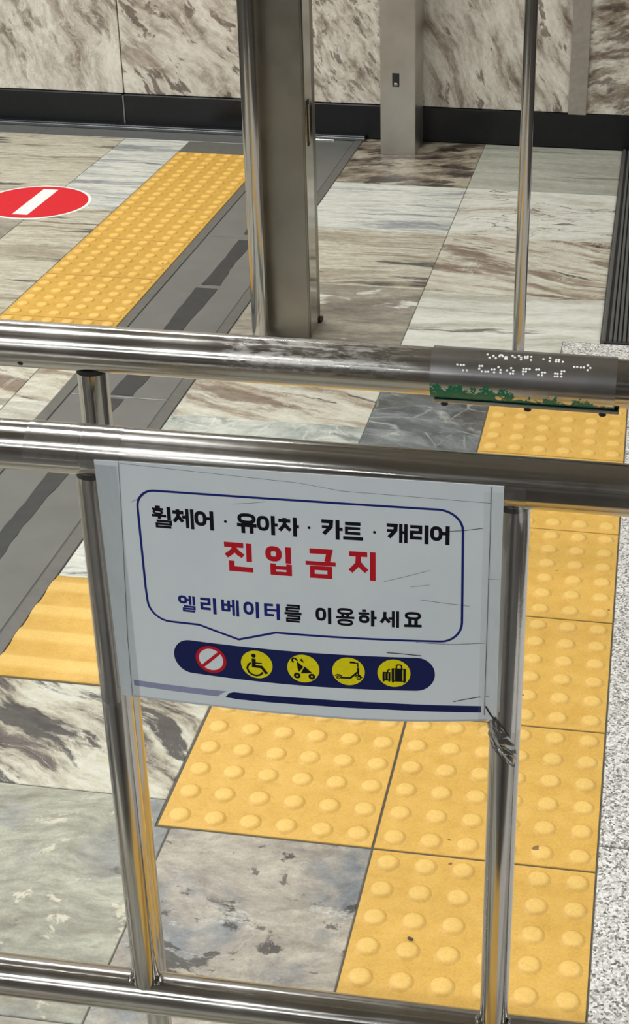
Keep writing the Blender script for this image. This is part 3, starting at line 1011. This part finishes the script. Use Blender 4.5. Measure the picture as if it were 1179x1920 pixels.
# the sheet: front grid and a back 0.4 mm behind
NU, NV = 48, 34
vs, fs = [], []
for side, off in ((0, 0.0), (1, -0.4)):
    for j in range(NV + 1):
        for i in range(NU + 1):
            u = 338.7 * i / NU
            t = j / NV
            v = vtop(u) + (vbot(u) - vtop(u)) * t
            if j == NV and i >= NU - 1:
                v -= 5.0 if i == NU else 0.0
            vs.append(SP(u, v, off))
NN = (NU + 1) * (NV + 1)
for j in range(NV):
    for i in range(NU):
        a = j * (NU + 1) + i
        q = (a, a + NU + 1, a + NU + 2, a + 1)
        fs.append(q)
        fs.append(tuple(NN + x for x in reversed(q)))
ring = [i for i in range(NU + 1)] + [j * (NU + 1) + NU for j in range(1, NV + 1)] + [NV * (NU + 1) + i for i in range(NU - 1, -1, -1)] + [j * (NU + 1) for j in range(NV - 1, 0, -1)]
for i in range(len(ring)):
    a, c = ring[i], ring[(i + 1) % len(ring)]
    fs.append((a, c, NN + c, NN + a))
meshobj('paper', vs, fs, M['paper'], sign, smooth=False)


class Print:
    """flat print on the sheet, collected into one mesh"""
    def __init__(self, off=0.15):
        self.v, self.f, self.off = [], [], off

    def poly(self, pts):
        i = len(self.v)
        self.v += [SP(u, v, self.off) for u, v in pts]
        self.f.append(tuple(range(i, i + len(pts))))

    def seg(self, p, q, w, e0=0.0, e1=0.0):
        p, q = Vector(p), Vector(q)
        d = (q - p)
        L = d.length
        if L < 1e-6:
            return
        d /= L
        n = Vector((-d.y, d.x)) * (w / 2)
        p = p - d * e0
        q = q + d * e1
        k = max(1, int((q - p).length / 8))
        for i in range(k):
            a = p + (q - p) * (i / k)
            b_ = p + (q - p) * ((i + 1) / k)
            self.poly([a + n, a - n, b_ - n, b_ + n])

    def path(self, pts, w, closed=False):
        """mitred polyline"""
        P = [Vector(p) for p in pts]
        n = len(P)
        Ls, Rs = [], []
        for i in range(n):
            if closed or 0 < i < n - 1:
                d1 = (P[i] - P[i - 1]).normalized()
                d2 = (P[(i + 1) % n] - P[i]).normalized()
            elif i == 0:
                d1 = d2 = (P[1] - P[0]).normalized()
            else:
                d1 = d2 = (P[-1] - P[-2]).normalized()
            n1, n2 = Vector((-d1.y, d1.x)), Vector((-d2.y, d2.x))
            den = max(0.35, 1 + n1.dot(n2))
            k = (n1 + n2) / den * (w / 2)
            Ls.append(P[i] + k)
            Rs.append(P[i] - k)
        for i in range(n if closed else n - 1):
            j = (i + 1) % n
            self.poly([Ls[i], Rs[i], Rs[j], Ls[j]])

    def ring(self, cx, cy, rx, ry, w, e=2.6, n=36):
        """stroke ring with a squarish superellipse outline; rx, ry to the middle of the stroke"""
        pts = []
        for i in range(n):
            a = 2 * PI * i / n
            c, s = math.cos(a), math.sin(a)
            pts.append((cx + rx * math.copysign(abs(c) ** (2 / e), c), cy + ry * math.copysign(abs(s) ** (2 / e), s)))
        self.path(pts, w, True)

    def disc(self, cx, cy, rx, ry, n=40, k=0.0):
        self.poly([(cx + rx * math.cos(2 * PI * i / n), cy + ry * math.sin(2 * PI * i / n) + k * rx * math.cos(2 * PI * i / n)) for i in range(n)])

    def build(self, name, mat, parent):
        return meshobj(name, self.v, self.f, mat, parent)


# jamo strokes in a 0..1 box: ('P', [points], width factor), ('O', cx, cy, rx, ry, width factor)
def rieul(y0, y1, x0, x1, w=0.7):
    m = (y0 + y1) / 2
    return [('P', [(x0, y0), (x1, y0), (x1, m), (x0, m), (x0, y1), (x1 + 0.02, y1)], w)]


def hieut(cx, y, wd, ry, w=0.8):
    return [('P', [(cx - 0.10, y + 0.04), (cx + 0.10, y + 0.04)], w), ('P', [(cx - wd, y + 0.20), (cx + wd, y + 0.20)], w)]


LEGS = lambda cx, y0, ys, y1, xl, xr, w=1.0: [('P', [(cx, y0), (cx - 0.02, ys), (xl + (cx - xl) * 0.45, ys + (y1 - ys) * 0.55), (xl, y1)], w), ('P', [(cx - 0.02, ys - 0.05), (cx + (xr - cx) * 0.5, ys + (y1 - ys) * 0.5), (xr, y1 - 0.02)], w)]
V = lambda x, y0=0.0, y1=1.0, w=1.0: ('P', [(x, y0), (x, y1)], w)
H = lambda y, x0=0.0, x1=1.0, w=1.0: ('P', [(x0, y), (x1, y)], w)
GL = {
    '휠': [H(0.03, 0.2, 0.44, .7), H(0.13, 0.03, 0.6, .65), ('O', 0.31, 0.27, 0.2, 0.075, .6), H(0.44, 0.0, 0.72, .75), V(0.37, 0.43, 0.6, .8), V(0.86, 0.0, 0.62, 1.0)] + rieul(0.69, 0.96, 0.22, 0.92, .68),
    '체': [H(0.20, 0.0, 0.52), V(0.25, 0.05, 0.2)] + LEGS(0.27, 0.2, 0.42, 0.68, 0.05, 0.48, .95) + [H(0.42, 0.45, 0.68, .9), V(0.69, 0.0, 0.97, .85), V(0.92, 0.0, 1.0, .85)],
    '어': [('O', 0.30, 0.42, 0.23, 0.30, .95), H(0.40, 0.62, 0.9, .9), V(0.90)],
    '유': [('O', 0.5, 0.24, 0.37, 0.19, .95), H(0.58), V(0.31, 0.58, 1.0), V(0.74, 0.58, 1.0)],
    '아': [('O', 0.28, 0.42, 0.22, 0.30, .95), V(0.77), H(0.46, 0.77, 1.0, .9)],
    '차': [H(0.20, 0.0, 0.58), V(0.30, 0.05, 0.2)] + LEGS(0.31, 0.2, 0.42, 0.72, 0.05, 0.58, .95) + [V(0.80), H(0.47, 0.8, 1.0, .9)],
    '카': [('P', [(0.0, 0.10), (0.46, 0.10), (0.44, 0.36), (0.10, 0.74)], 1.0), H(0.38, 0.02, 0.42, .8), V(0.76), H(0.46, 0.76, 1.0, .9)],
    '트': [H(0.10, 0.1, 0.88, .95), V(0.17, 0.28, 0.7, .8), H(0.36, 0.1, 0.86, .8), H(0.64, 0.1, 0.86, .8), H(0.93, 0.0, 1.0, .95)],
    '캐': [('P', [(0.0, 0.10), (0.43, 0.10), (0.41, 0.36), (0.10, 0.74)], 1.0), H(0.38, 0.02, 0.40, .8), V(0.67, 0, 1, .85), V(0.91, 0, 1, .85), H(0.45, 0.67, 0.9, .8)],
    '리': [('P', [(0.02, 0.11), (0.56, 0.11), (0.56, 0.40), (0.10, 0.40), (0.10, 0.70), (0.64, 0.70)], .9), V(0.89)],
    '진': [H(0.08, 0.0, 0.68)] + LEGS(0.36, 0.08, 0.26, 0.48, 0.06, 0.66, .95) + [V(0.87, 0.0, 0.64), ('P', [(0.24, 0.64), (0.24, 0.92), (1.0, 0.92)], 1.0)],
    '입': [('O', 0.30, 0.26, 0.21, 0.18, 1.0), V(0.87, 0.0, 0.57), V(0.27, 0.60, 1.0), V(0.89, 0.60, 1.0), H(0.74, 0.27, 0.9, .75), H(0.94, 0.2, 0.97, .75)],
    '금': [('P', [(0.14, 0.08), (0.80, 0.08), (0.72, 0.43)], 1.0), H(0.50, 0.0, 1.0, .8), ('P', [(0.22, 0.60), (0.22, 0.94), (0.80, 0.94), (0.80, 0.66), (0.16, 0.66)], .85)],
    '지': [H(0.09, 0.0, 0.68)] + LEGS(0.35, 0.09, 0.42, 0.70, 0.04, 0.66, .95) + [V(0.89)],
    '엘': [('O', 0.27, 0.27, 0.19, 0.17, .9), H(0.27, 0.5, 0.7, .8), V(0.70, 0.0, 0.55, .8), V(0.92, 0.02, 0.58, .8)] + rieul(0.67, 0.95, 0.30, 0.94, .68),
    '베': [V(0.09, 0.04, 0.72, .9), V(0.43, 0.08, 0.72, .9), H(0.35, 0.1, 0.43, .8), H(0.68, 0.05, 0.47, .8), H(0.40, 0.43, 0.68, .8), V(0.69, 0.0, 0.97, .85), V(0.92, 0.02, 1.0, .85)],
    '이': [('O', 0.33, 0.42, 0.24, 0.31, .95), V(0.89)],
    '터': [V(0.11, 0.06, 0.74, .95), H(0.10, 0.02, 0.58, .85), H(0.41, 0.1, 0.9, .8), H(0.72, 0.02, 0.62, .85), V(0.89)],
    '를': rieul(0.05, 0.36, 0.14, 0.84, .7) + [H(0.51, 0.0, 1.0, .8)] + rieul(0.66, 0.96, 0.15, 0.86, .7),
    '용': [('O', 0.5, 0.17, 0.36, 0.13, .8), V(0.36, 0.30, 0.5, .8), V(0.64, 0.30, 0.5, .8), H(0.53, 0.0, 1.0, .8), ('O', 0.5, 0.82, 0.36, 0.13, .8)],
    '하': [H(0.05, 0.2, 0.42, .8), H(0.22, 0.0, 0.6, .8), ('O', 0.31, 0.56, 0.21, 0.17, .9), V(0.78), H(0.47, 0.78, 1.0, .9)],
    '세': LEGS(0.25, 0.06, 0.40, 0.72, 0.04, 0.50, .95) + [H(0.45, 0.44, 0.68, .85), V(0.69, 0.0, 0.98, .85), V(0.92, 0.0, 1.0, .85)],
    '요': [('O', 0.5, 0.24, 0.38, 0.18, .9), V(0.33, 0.45, 0.9), V(0.68, 0.45, 0.9), H(0.92, 0.0, 1.0, .95)],
}
SYL = [('휠', 45.7, 63.0, 41.0, 61.1), ('체', 63.8, 82.0, 41.3, 60.0), ('어', 83.0, 98.9, 41.5, 59.4), ('유', 118.9, 135.5, 41.1, 59.0),
       ('아', 136.2, 153.4, 40.9, 58.6), ('차', 154.1, 171.4, 40.8, 58.3), ('카', 190.2, 207.8, 40.0, 58.1), ('트', 208.2, 224.6, 40.7, 56.9),
       ('캐', 244.3, 261.6, 39.1, 56.8), ('리', 263.3, 278.7, 38.9, 56.4), ('어', 280.4, 295.7, 38.4, 55.9),
       ('진', 106.9, 131.2, 68.8, 95.7), ('입', 142.5, 164.5, 69.0, 95.8), ('금', 176.2, 201.6, 68.1, 95.1), ('지', 213.1, 235.1, 67.6, 94.4),
       ('엘', 63.2, 78.4, 125.1, 141.3), ('리', 82.8, 97.3, 124.7, 140.6), ('베', 101.6, 117.3, 124.0, 140.2), ('이', 121.3, 134.9, 123.9, 139.8),
       ('터', 139.2, 153.1, 123.7, 139.5), ('를', 157.1, 171.8, 123.1, 139.8),
       ('이', 184.0, 197.3, 123.2, 139.1), ('용', 201.4, 216.9, 122.7, 139.0), ('하', 220.5, 235.8, 122.7, 138.4), ('세', 238.9, 254.8, 122.2, 138.3),
       ('요', 259.0, 273.7, 122.3, 136.7)]
for i, (g, u0, u1, v0, v1) in enumerate(SYL):
    big = 11 <= i < 15
    mat = M['ink_red'] if big else (M['ink_blue'] if 15 <= i < 20 else M['ink_black'])
    w0 = 4.7 if big else (3.3 if i < 11 else 2.85)
    pr = Print(0.15)
    hw = w0 * 0.42
    kk = -(4 + 7 * v0 / 240) / 338.7

    def T(p):
        u = u0 + (u1 - u0) * p[0]
        return (u, v0 + (v1 - v0) * p[1] + kk * (u - (u0 + u1) / 2))
    # keep strokes inside the box: pull coordinates of stroke centres in by half a stroke on the thin axis
    for st_ in GL[g]:
        if st_[0] == 'O':
            _, cx, cy, rx, ry, wf = st_
            c = T((cx, cy))
            pr.ring(c[0], c[1], rx * (u1 - u0), ry * (v1 - v0), w0 * wf)
        else:
            pts = [T(p) for p in st_[1]]
            if len(pts) > 2:
                pr.path(pts, w0 * st_[2])
            else:
                pr.seg(pts[0], pts[1], w0 * st_[2])
    o = pr.build('printed_syllable', mat, sign)
    o['label'] = 'red printed syllable' if big else ('blue printed syllable' if 15 <= i < 20 else 'black printed syllable')
for (u, v) in ((109.1, 49.8), (179.8, 49.0), (234.2, 48.6)):
    pr = Print(0.15)
    pr.disc(u, v, 1.25, 1.25, 16)
    pr.build('printed_dot', M['ink_black'], sign)


def arc(p, corner, q, n=8):
    """quarter ellipse from p to q bulging to the corner"""
    P_, C_, Q_ = Vector(p), Vector(corner), Vector(q)
    O_ = P_ + Q_ - C_
    out = []
    for i in range(n + 1):
        a = PI / 2 * i / n
        out.append(tuple(O_ + (P_ - O_) * math.cos(a) + (Q_ - O_) * math.sin(a)))
    return out


def dense(pts, step=9):
    out = []
    for a, c in zip(pts, pts[1:] + pts[:1]):
        a, c = Vector(a), Vector(c)
        k = max(1, int((c - a).length / step))
        out += [tuple(a + (c - a) * (i / k)) for i in range(k)]
    return out


bub = [(34.3, 121.7)] + arc((33.8, 43.7), (33.5, 26.9), (49.5, 26.6)) + [(189.4, 24.6)] + arc((286.1, 23.5), (306.4, 23.2), (306.7, 41.8)) + \
    arc((307.4, 130.0), (307.6, 149.9), (289.4, 149.9)) + [(169.0, 151.6), (149.0, 151.8), (115.8, 162.7), (80.6, 152.9)] + arc((54.3, 153.7), (35.0, 154.2), (34.9, 134.7))
pr = Print(0.13)
pr.path(dense(bub), 2.0, True)
pr.build('speech_bubble_outline', M['ink_line'], sign)

# navy pill and its pictograms
pr = Print(0.13)
uc0, uc1, hh = 55.6, 285.4, 16.8
n = 60
edge = []
for i in range(n + 1):
    tt = i / n
    u = uc0 + (uc1 - uc0) * (0.5 - 0.5 * math.cos(PI * tt))
    vc = 187.0 - 3.0 * (u - 70) / 200
    d = min(u - uc0, uc1 - u)
    h_ = hh if d >= 15.5 else hh * math.sqrt(max(0, 1 - ((15.5 - d) / 15.5) ** 2))
    edge.append((u, vc, h_))
for (a, va, ha), (c, vc, hc) in zip(edge, edge[1:]):
    pr.poly([(a, va - ha), (a, va + ha), (c, vc + hc), (c, vc - hc)])
pill = pr.build('navy_band', M['ink_navy'], sign)
ICON = [(89.8, 186.6), (131.1, 185.6), (172.3, 184.9), (211.6, 184.2), (250.6, 183.6)]
IR = 14.1
# prohibition ring
cx, cy = ICON[0]
q = Print(0.30)
q.disc(cx, cy, 13.6, 13.2, 48)
o0 = q.build('pictogram_disc', M['ink_white'], sign)
q = Print(0.45)
q.ring(cx, cy, 12.6, 12.2, 2.9, e=2.0, n=48)
q.seg((cx - 8.3, cy + 8.3), (cx + 8.3, cy - 8.3), 2.9)
q.build('prohibition_symbol', M['ink_red'], o0)
# wheelchair
cx, cy = ICON[1]
q = Print(0.30)
q.disc(cx, cy, IR, IR * 0.98, 48)
o1 = q.build('pictogram_disc', M['ink_yellow'], sign)
q = Print(0.45)
q.disc(cx - 2.6, cy - 8.6, 2.0, 2.0, 20)
q.seg((cx - 2.5, cy - 5.6), (cx - 2.6, cy + 3.2), 3.4)
q.path([(cx - 2.6, cy + 2.0), (cx + 4.2, cy + 2.0), (cx + 9.0, cy + 8.2)], 2.6)
q.seg((cx - 2.0, cy - 1.4), (cx + 4.6, cy - 1.6), 1.3)
q.path([(cx - 5.2, cy - 1.2), (cx - 7.6, cy + 1.2), (cx - 8.6, cy + 4.6), (cx - 7.4, cy + 8.2), (cx - 4.4, cy + 10.6), (cx - 0.6, cy + 11.2), (cx + 3.0, cy + 10.0), (cx + 5.4, cy + 7.2)], 1.7)
q.build('wheelchair_symbol', M['ink_black'], o1)
# pushchair
cx, cy = ICON[2]
q = Print(0.30)
q.disc(cx, cy, IR, IR * 0.98, 48)
o2 = q.build('pictogram_disc', M['ink_yellow'], sign)
q = Print(0.45)
q.path([(cx - 8.2, cy - 5.6), (cx - 9.4, cy - 6.6), (cx - 9.6, cy - 8.4), (cx - 8.4, cy - 9.8), (cx - 6.8, cy - 9.4), (cx - 4.8, cy - 7.4)], 1.5)
q.poly([(cx - 5.6, cy - 6.8), (cx + 0.2, cy - 1.9), (cx - 3.7, cy + 3.6), (cx - 4.9, cy + 0.5)])
q.poly([(cx - 3.4, cy - 8.6), (cx - 1.0, cy - 9.9), (cx + 0.9, cy - 5.6)])
q.poly([(cx + 1.2, cy - 2.4), (cx + 7.8, cy + 3.6), (cx - 2.2, cy + 4.9)])
for (dx, dy) in ((-5.5, 7.4), (7.4, 7.2)):
    q.ring(cx + dx, cy + dy, 1.95, 1.95, 1.9, e=2.0, n=20)
    q.disc(cx + dx, cy + dy, 0.45, 0.45, 8)
q.build('pushchair_symbol', M['ink_black'], o2)
# kick scooter
cx, cy = ICON[3]
q = Print(0.30)
q.disc(cx, cy, IR, IR * 0.98, 48)
o3 = q.build('pictogram_disc', M['ink_yellow'], sign)
q = Print(0.45)
q.seg((cx + 1.2, cy - 9.3), (cx + 5.6, cy - 9.3), 1.8)
q.path([(cx + 5.0, cy - 8.9), (cx + 8.0, cy - 8.9), (cx + 8.2, cy - 4.8)], 1.0)
q.path([(cx + 8.2, cy - 4.4), (cx + 8.4, cy - 0.4), (cx + 1.6, cy + 6.4), (cx - 6.6, cy + 6.6)], 1.7)
q.seg((cx + 8.3, cy - 1.0), (cx + 8.8, cy + 4.2), 1.3)
for (dx, dy) in ((-8.6, 6.4), (8.8, 6.0)):
    q.ring(cx + dx, cy + dy, 1.5, 1.5, 0.9, e=2.0, n=18)
    q.disc(cx + dx, cy + dy, 0.5, 0.5, 8)
q.path([(cx - 11.6, cy + 5.0), (cx - 9.8, cy + 3.8), (cx - 7.6, cy + 3.8), (cx - 5.6, cy + 5.4)], 1.0)
q.path([(cx + 5.6, cy + 4.6), (cx + 7.4, cy + 3.2), (cx + 9.6, cy + 3.2), (cx + 11.6, cy + 5.8)], 1.1)
q.build('scooter_symbol', M['ink_black'], o3)
# luggage
cx, cy = ICON[4]
q = Print(0.30)
q.disc(cx, cy, IR, IR * 0.98, 48)
o4 = q.build('pictogram_disc', M['ink_yellow'], sign)
q = Print(0.45)


def rrect(x0, x1, y0, y1):
    q.poly([(cx + x0 + .7, cy + y0), (cx + x0, cy + y0 + .7), (cx + x0, cy + y1 - .7), (cx + x0 + .7, cy + y1), (cx + x1 - .7, cy + y1), (cx + x1, cy + y1 - .7), (cx + x1, cy + y0 + .7), (cx + x1 - .7, cy + y0)])


rrect(-9.7, -7.9, -1.0, 7.6)
rrect(-7.3, -5.2, -1.0, 7.6)
rrect(-4.7, -3.0, -1.0, 7.6)
q.seg((cx - 9.6, cy + 7.0), (cx - 3.0, cy + 7.0), 1.4)
q.seg((cx - 9.6, cy - 0.6), (cx - 3.0, cy - 0.6), 1.0)
rrect(-2.0, 0.2, -5.0, 8.2)
rrect(0.9, 7.3, -5.0, 8.2)
rrect(8.0, 10.2, -5.0, 8.2)
q.seg((cx - 1.8, cy - 4.6), (cx + 10.0, cy - 4.6), 1.0)
q.seg((cx - 1.8, cy + 7.8), (cx + 10.0, cy + 7.8), 1.0)
for dx in (-0.9, 9.0, -8.8, -4.0):
    q.seg((cx + dx, cy + 7.4), (cx + dx, cy + (9.3 if dx > -2 else 8.6)), 1.5)
q.path([(cx + 2.1, cy - 5.0), (cx + 2.1, cy - 7.6), (cx + 3.0, cy - 8.7), (cx + 5.6, cy - 8.7), (cx + 6.5, cy - 7.6), (cx + 6.5, cy - 5.0)], 1.2)
q.path([(cx - 5.4, cy - 1.0), (cx - 5.2, cy - 2.8), (cx - 3.4, cy - 3.9)], 1.1)
q.build('luggage_symbol', M['ink_black'], o4)

# bars along the lower edge
q = Print(0.13)
n = 12
for i in range(n):
    a, c = 14.0 + (93.8 - 14.0) * i / n, 14.0 + (93.8 - 14.0) * (i + 1) / n
    tl = lambda u: 223.0 + (217.6 - 223.0) * (u - 14) / 86.0
    q.poly([(a, tl(a)), (a, tl(a) + 6.2), (c, tl(c) + 6.2), (c, tl(c))])
q.poly([(93.8, tl(93.8)), (93.8, tl(93.8) + 6.2), (98, tl(98) + 2.6), (103.3, tl(100) - 0.2)])
q.build('grey_bar', M['ink_grey'], sign)
q = Print(0.13)
n = 26
tp = lambda u: lerp_tab([(101, 217.6), (180, 214.5), (240, 214.2), (325, 216.1)], u)
q.poly([(101.2, tp(101) + 6.2), (109, tp(109) + 6.6), (109, tp(109)), (104.6, tp(104) + 1.6)])
for i in range(n):
    a, c = 109 + (325.1 - 109) * i / n, 109 + (325.1 - 109) * (i + 1) / n
    q.poly([(a, tp(a)), (a, tp(a) + 6.9), (c, tp(c) + 6.9), (c, tp(c))])
q.build('navy_bar', M['ink_navy'], sign)
# scratches and creases in the film
SCR = [([(22.4, 3.2), (172.1, 8.6), (207.2, 12.9), (328.5, 13.9)], .22), ([(21.2, 1.8), (19.3, 49.9), (12.6, 180.6), (11.1, 242)], .35), ([(328.6, -0.8), (328.8, 42.2), (328.5, 119.9), (328.2, 225.4)], .4),
       ([(295.0, 42.8), (307.6, 40.9), (322.6, 37.7)], .5), ([(242.1, 94.1), (264.3, 86.4), (279.7, 80.7)], .22), ([(264.4, 97.6), (279.9, 94.5)], .22),
       ([(272.0, 109.4), (291.1, 111.4), (313.3, 113.3)], .28), ([(244.4, 163.0), (260.3, 163.7), (273.8, 164.7)], .8), ([(301.6, 211.1), (312.9, 208.2), (324.2, 205.9)], .7),
       ([(269.2, 151.6), (300.6, 152.2), (327.4, 149.6)], .4), ([(28.7, 39.3), (40.4, 31.5)], .25), ([(116.4, 32.4), (131.4, 30.5), (143.1, 28.0)], .22), ([(328, 86), (338, 85)], .3),
       ([(328, 205), (332, 205)], .4), ([(329, 216), (334, 226), (338, 231)], 1.3)]
for pts, w in SCR:
    q = Print(0.6)
    q.path(pts, w)
    q.build('scratch', M['scratch'], sign)


def film_mat(name, gloss=0.10, haze=0.05, tint=(0.99, 0.99, 0.985, 1)):
    k = NT(name)
    n = k.n
    n.remove(k.b)
    out = n['Material Output']
    tr = n.new('ShaderNodeBsdfTransparent')
    tr.inputs[0].default_value = tint
    gl = n.new('ShaderNodeBsdfGlossy')
    gl.inputs['Roughness'].default_value = 0.12
    df = n.new('ShaderNodeBsdfDiffuse')
    df.inputs[0].default_value = (0.55, 0.55, 0.54, 1)
    v = k.coords('Object')
    cr = k.noise(k.vmath('MULTIPLY', v, (1, 1, 0.35)), 240, 4, 0.6).outputs[0]
    bp = k.node('ShaderNodeBump', i_Strength=0.25, i_Distance=0.001)
    k.link(cr, bp.inputs['Height'])
    k.link(bp.outputs[0], gl.inputs['Normal'])
    fres = k.node('ShaderNodeFresnel', i_IOR=1.45)
    m1 = n.new('ShaderNodeMixShader')
    k.link(k.math('ADD', k.math('MULTIPLY', fres.outputs[0], 0.5), gloss * 0.3), m1.inputs[0])
    k.link(tr.outputs[0], m1.inputs[1])
    k.link(gl.outputs[0], m1.inputs[2])
    m2 = n.new('ShaderNodeMixShader')
    k.link(k.math('MULTIPLY', k.ramp(cr, [(0.35, 0.4), (0.75, 1.6)]), haze), m2.inputs[0])
    k.link(m1.outputs[0], m2.inputs[1])
    k.link(df.outputs[0], m2.inputs[2])
    k.link(m2.outputs[0], out.inputs[0])
    return k.m


M['film'] = film_mat('clear_film', gloss=0.05, haze=0.03)
M['tape'] = film_mat('clear_tape', gloss=0.05, haze=0.045)
# laminate margin below the sheet
vs, fs = [], []
for i in range(41):
    u = 12 + (330 - 12) * i / 40
    vs += [SP(u, vbot(u) - 2, 0.1), SP(u, vbot(u) + 4.2 + 0.8 * math.sin(u / 23), -0.1)]
for i in range(40):
    fs.append((2 * i, 2 * i + 1, 2 * i + 3, 2 * i + 2))
meshobj('laminate_margin', vs, fs, M['film'], sign)


# tape wrapped over the posts beside the sheet
def post_tape(pxu, side, v0, v1, a_end):
    """from the sheet edge round the post; pxu: post axis in mm of the sheet"""
    vs, fs = [], []
    cols = []
    r = RPOST * 1000 + 0.45
    n = 18
    nv = 26
    yc = (YF - (YF)) 
    for j in range(nv + 1):
        v = v0 + (v1 - v0) * j / nv
        row = []
        u_in = pxu + side * -1 * (30 if side < 0 else 22)
        # flat part on the sheet
        for k in range(5):
            u = u_in + (pxu - u_in) * (k / 5)
            row.append(SP(u, v, 0.5))
        z = Z0 - v / 1000
        for k in range(n + 1):
            a = math.radians(a_end * k / n)
            x = X0 + pxu / 1000 + side * math.sin(a) * r / 1000
            y = YF - math.cos(a) * r / 1000 - 0.0006
            f = max(0.0, 1 - v / 40.0) if v < 40 else 0.0
            row.append(at(sign, (x, y - 0.007 * f * math.cos(a), z)))
        cols.append(row)
    m_ = len(cols[0])
    for row in cols:
        vs += row
    for j in range(nv):
        for k in range(m_ - 1):
            a = j * m_ + k
            fs.append((a, a + 1, a + m_ + 1, a + m_))
    return meshobj('clear_tape', vs, fs, M['tape'], sign, smooth=True)


post_tape(-11.0, -1, 6, 258, 75)
post_tape(345.0, 1, 4, 246, 110)
# tape over the top rail at both ends of the sheet
for (x0, x1, a0, a1) in ((-0.152, -0.118, -20, 120), (-0.20, -0.153, 0, 118), (0.185, 0.2175, -25, 15)):
    o = sleeve('clear_tape', x0 - 0.03, x1 - 0.03, RM + 0.0006, RM + 0.0009, a0, a1, M['tape'], sign, at(sign, (0.03, YF, ZM)), 24)
# crumpled end of tape on the right post
random.seed(6)
b = bmesh.new()
rowsb = []
for j in range(12):
    t = j / 11
    row = []
    for i in range(7):
        s = i / 6
        ang = math.radians(-62 + 105 * s + 40 * (t - 0.5))
        rr = RPOST + 0.0012 + random.uniform(0, 0.0022)
        wdt = 0.55 + 0.45 * math.sin(PI * t)
        z = Z0 - 0.231 - 0.040 * t - 0.012 * s + random.uniform(-0.0016, 0.0016)
        row.append(b.verts.new(at(sign, (XPR + math.sin(ang * wdt + 0.25 * (t - 0.4)) * rr, YF - math.cos(ang * wdt) * rr, z))))
    rowsb.append(row)
for j in range(11):
    for i in range(6):
        b.faces.new((rowsb[j][i], rowsb[j][i + 1], rowsb[j + 1][i + 1], rowsb[j + 1][i]))
M['crumple'] = film_mat('crumpled_tape', gloss=0.3, haze=0.12, tint=(0.2, 0.2, 0.185, 1))
o = bmobj('crumpled_tape', b, M['crumple'], sign)
o['label'] = 'crumpled grubby end of clear tape'
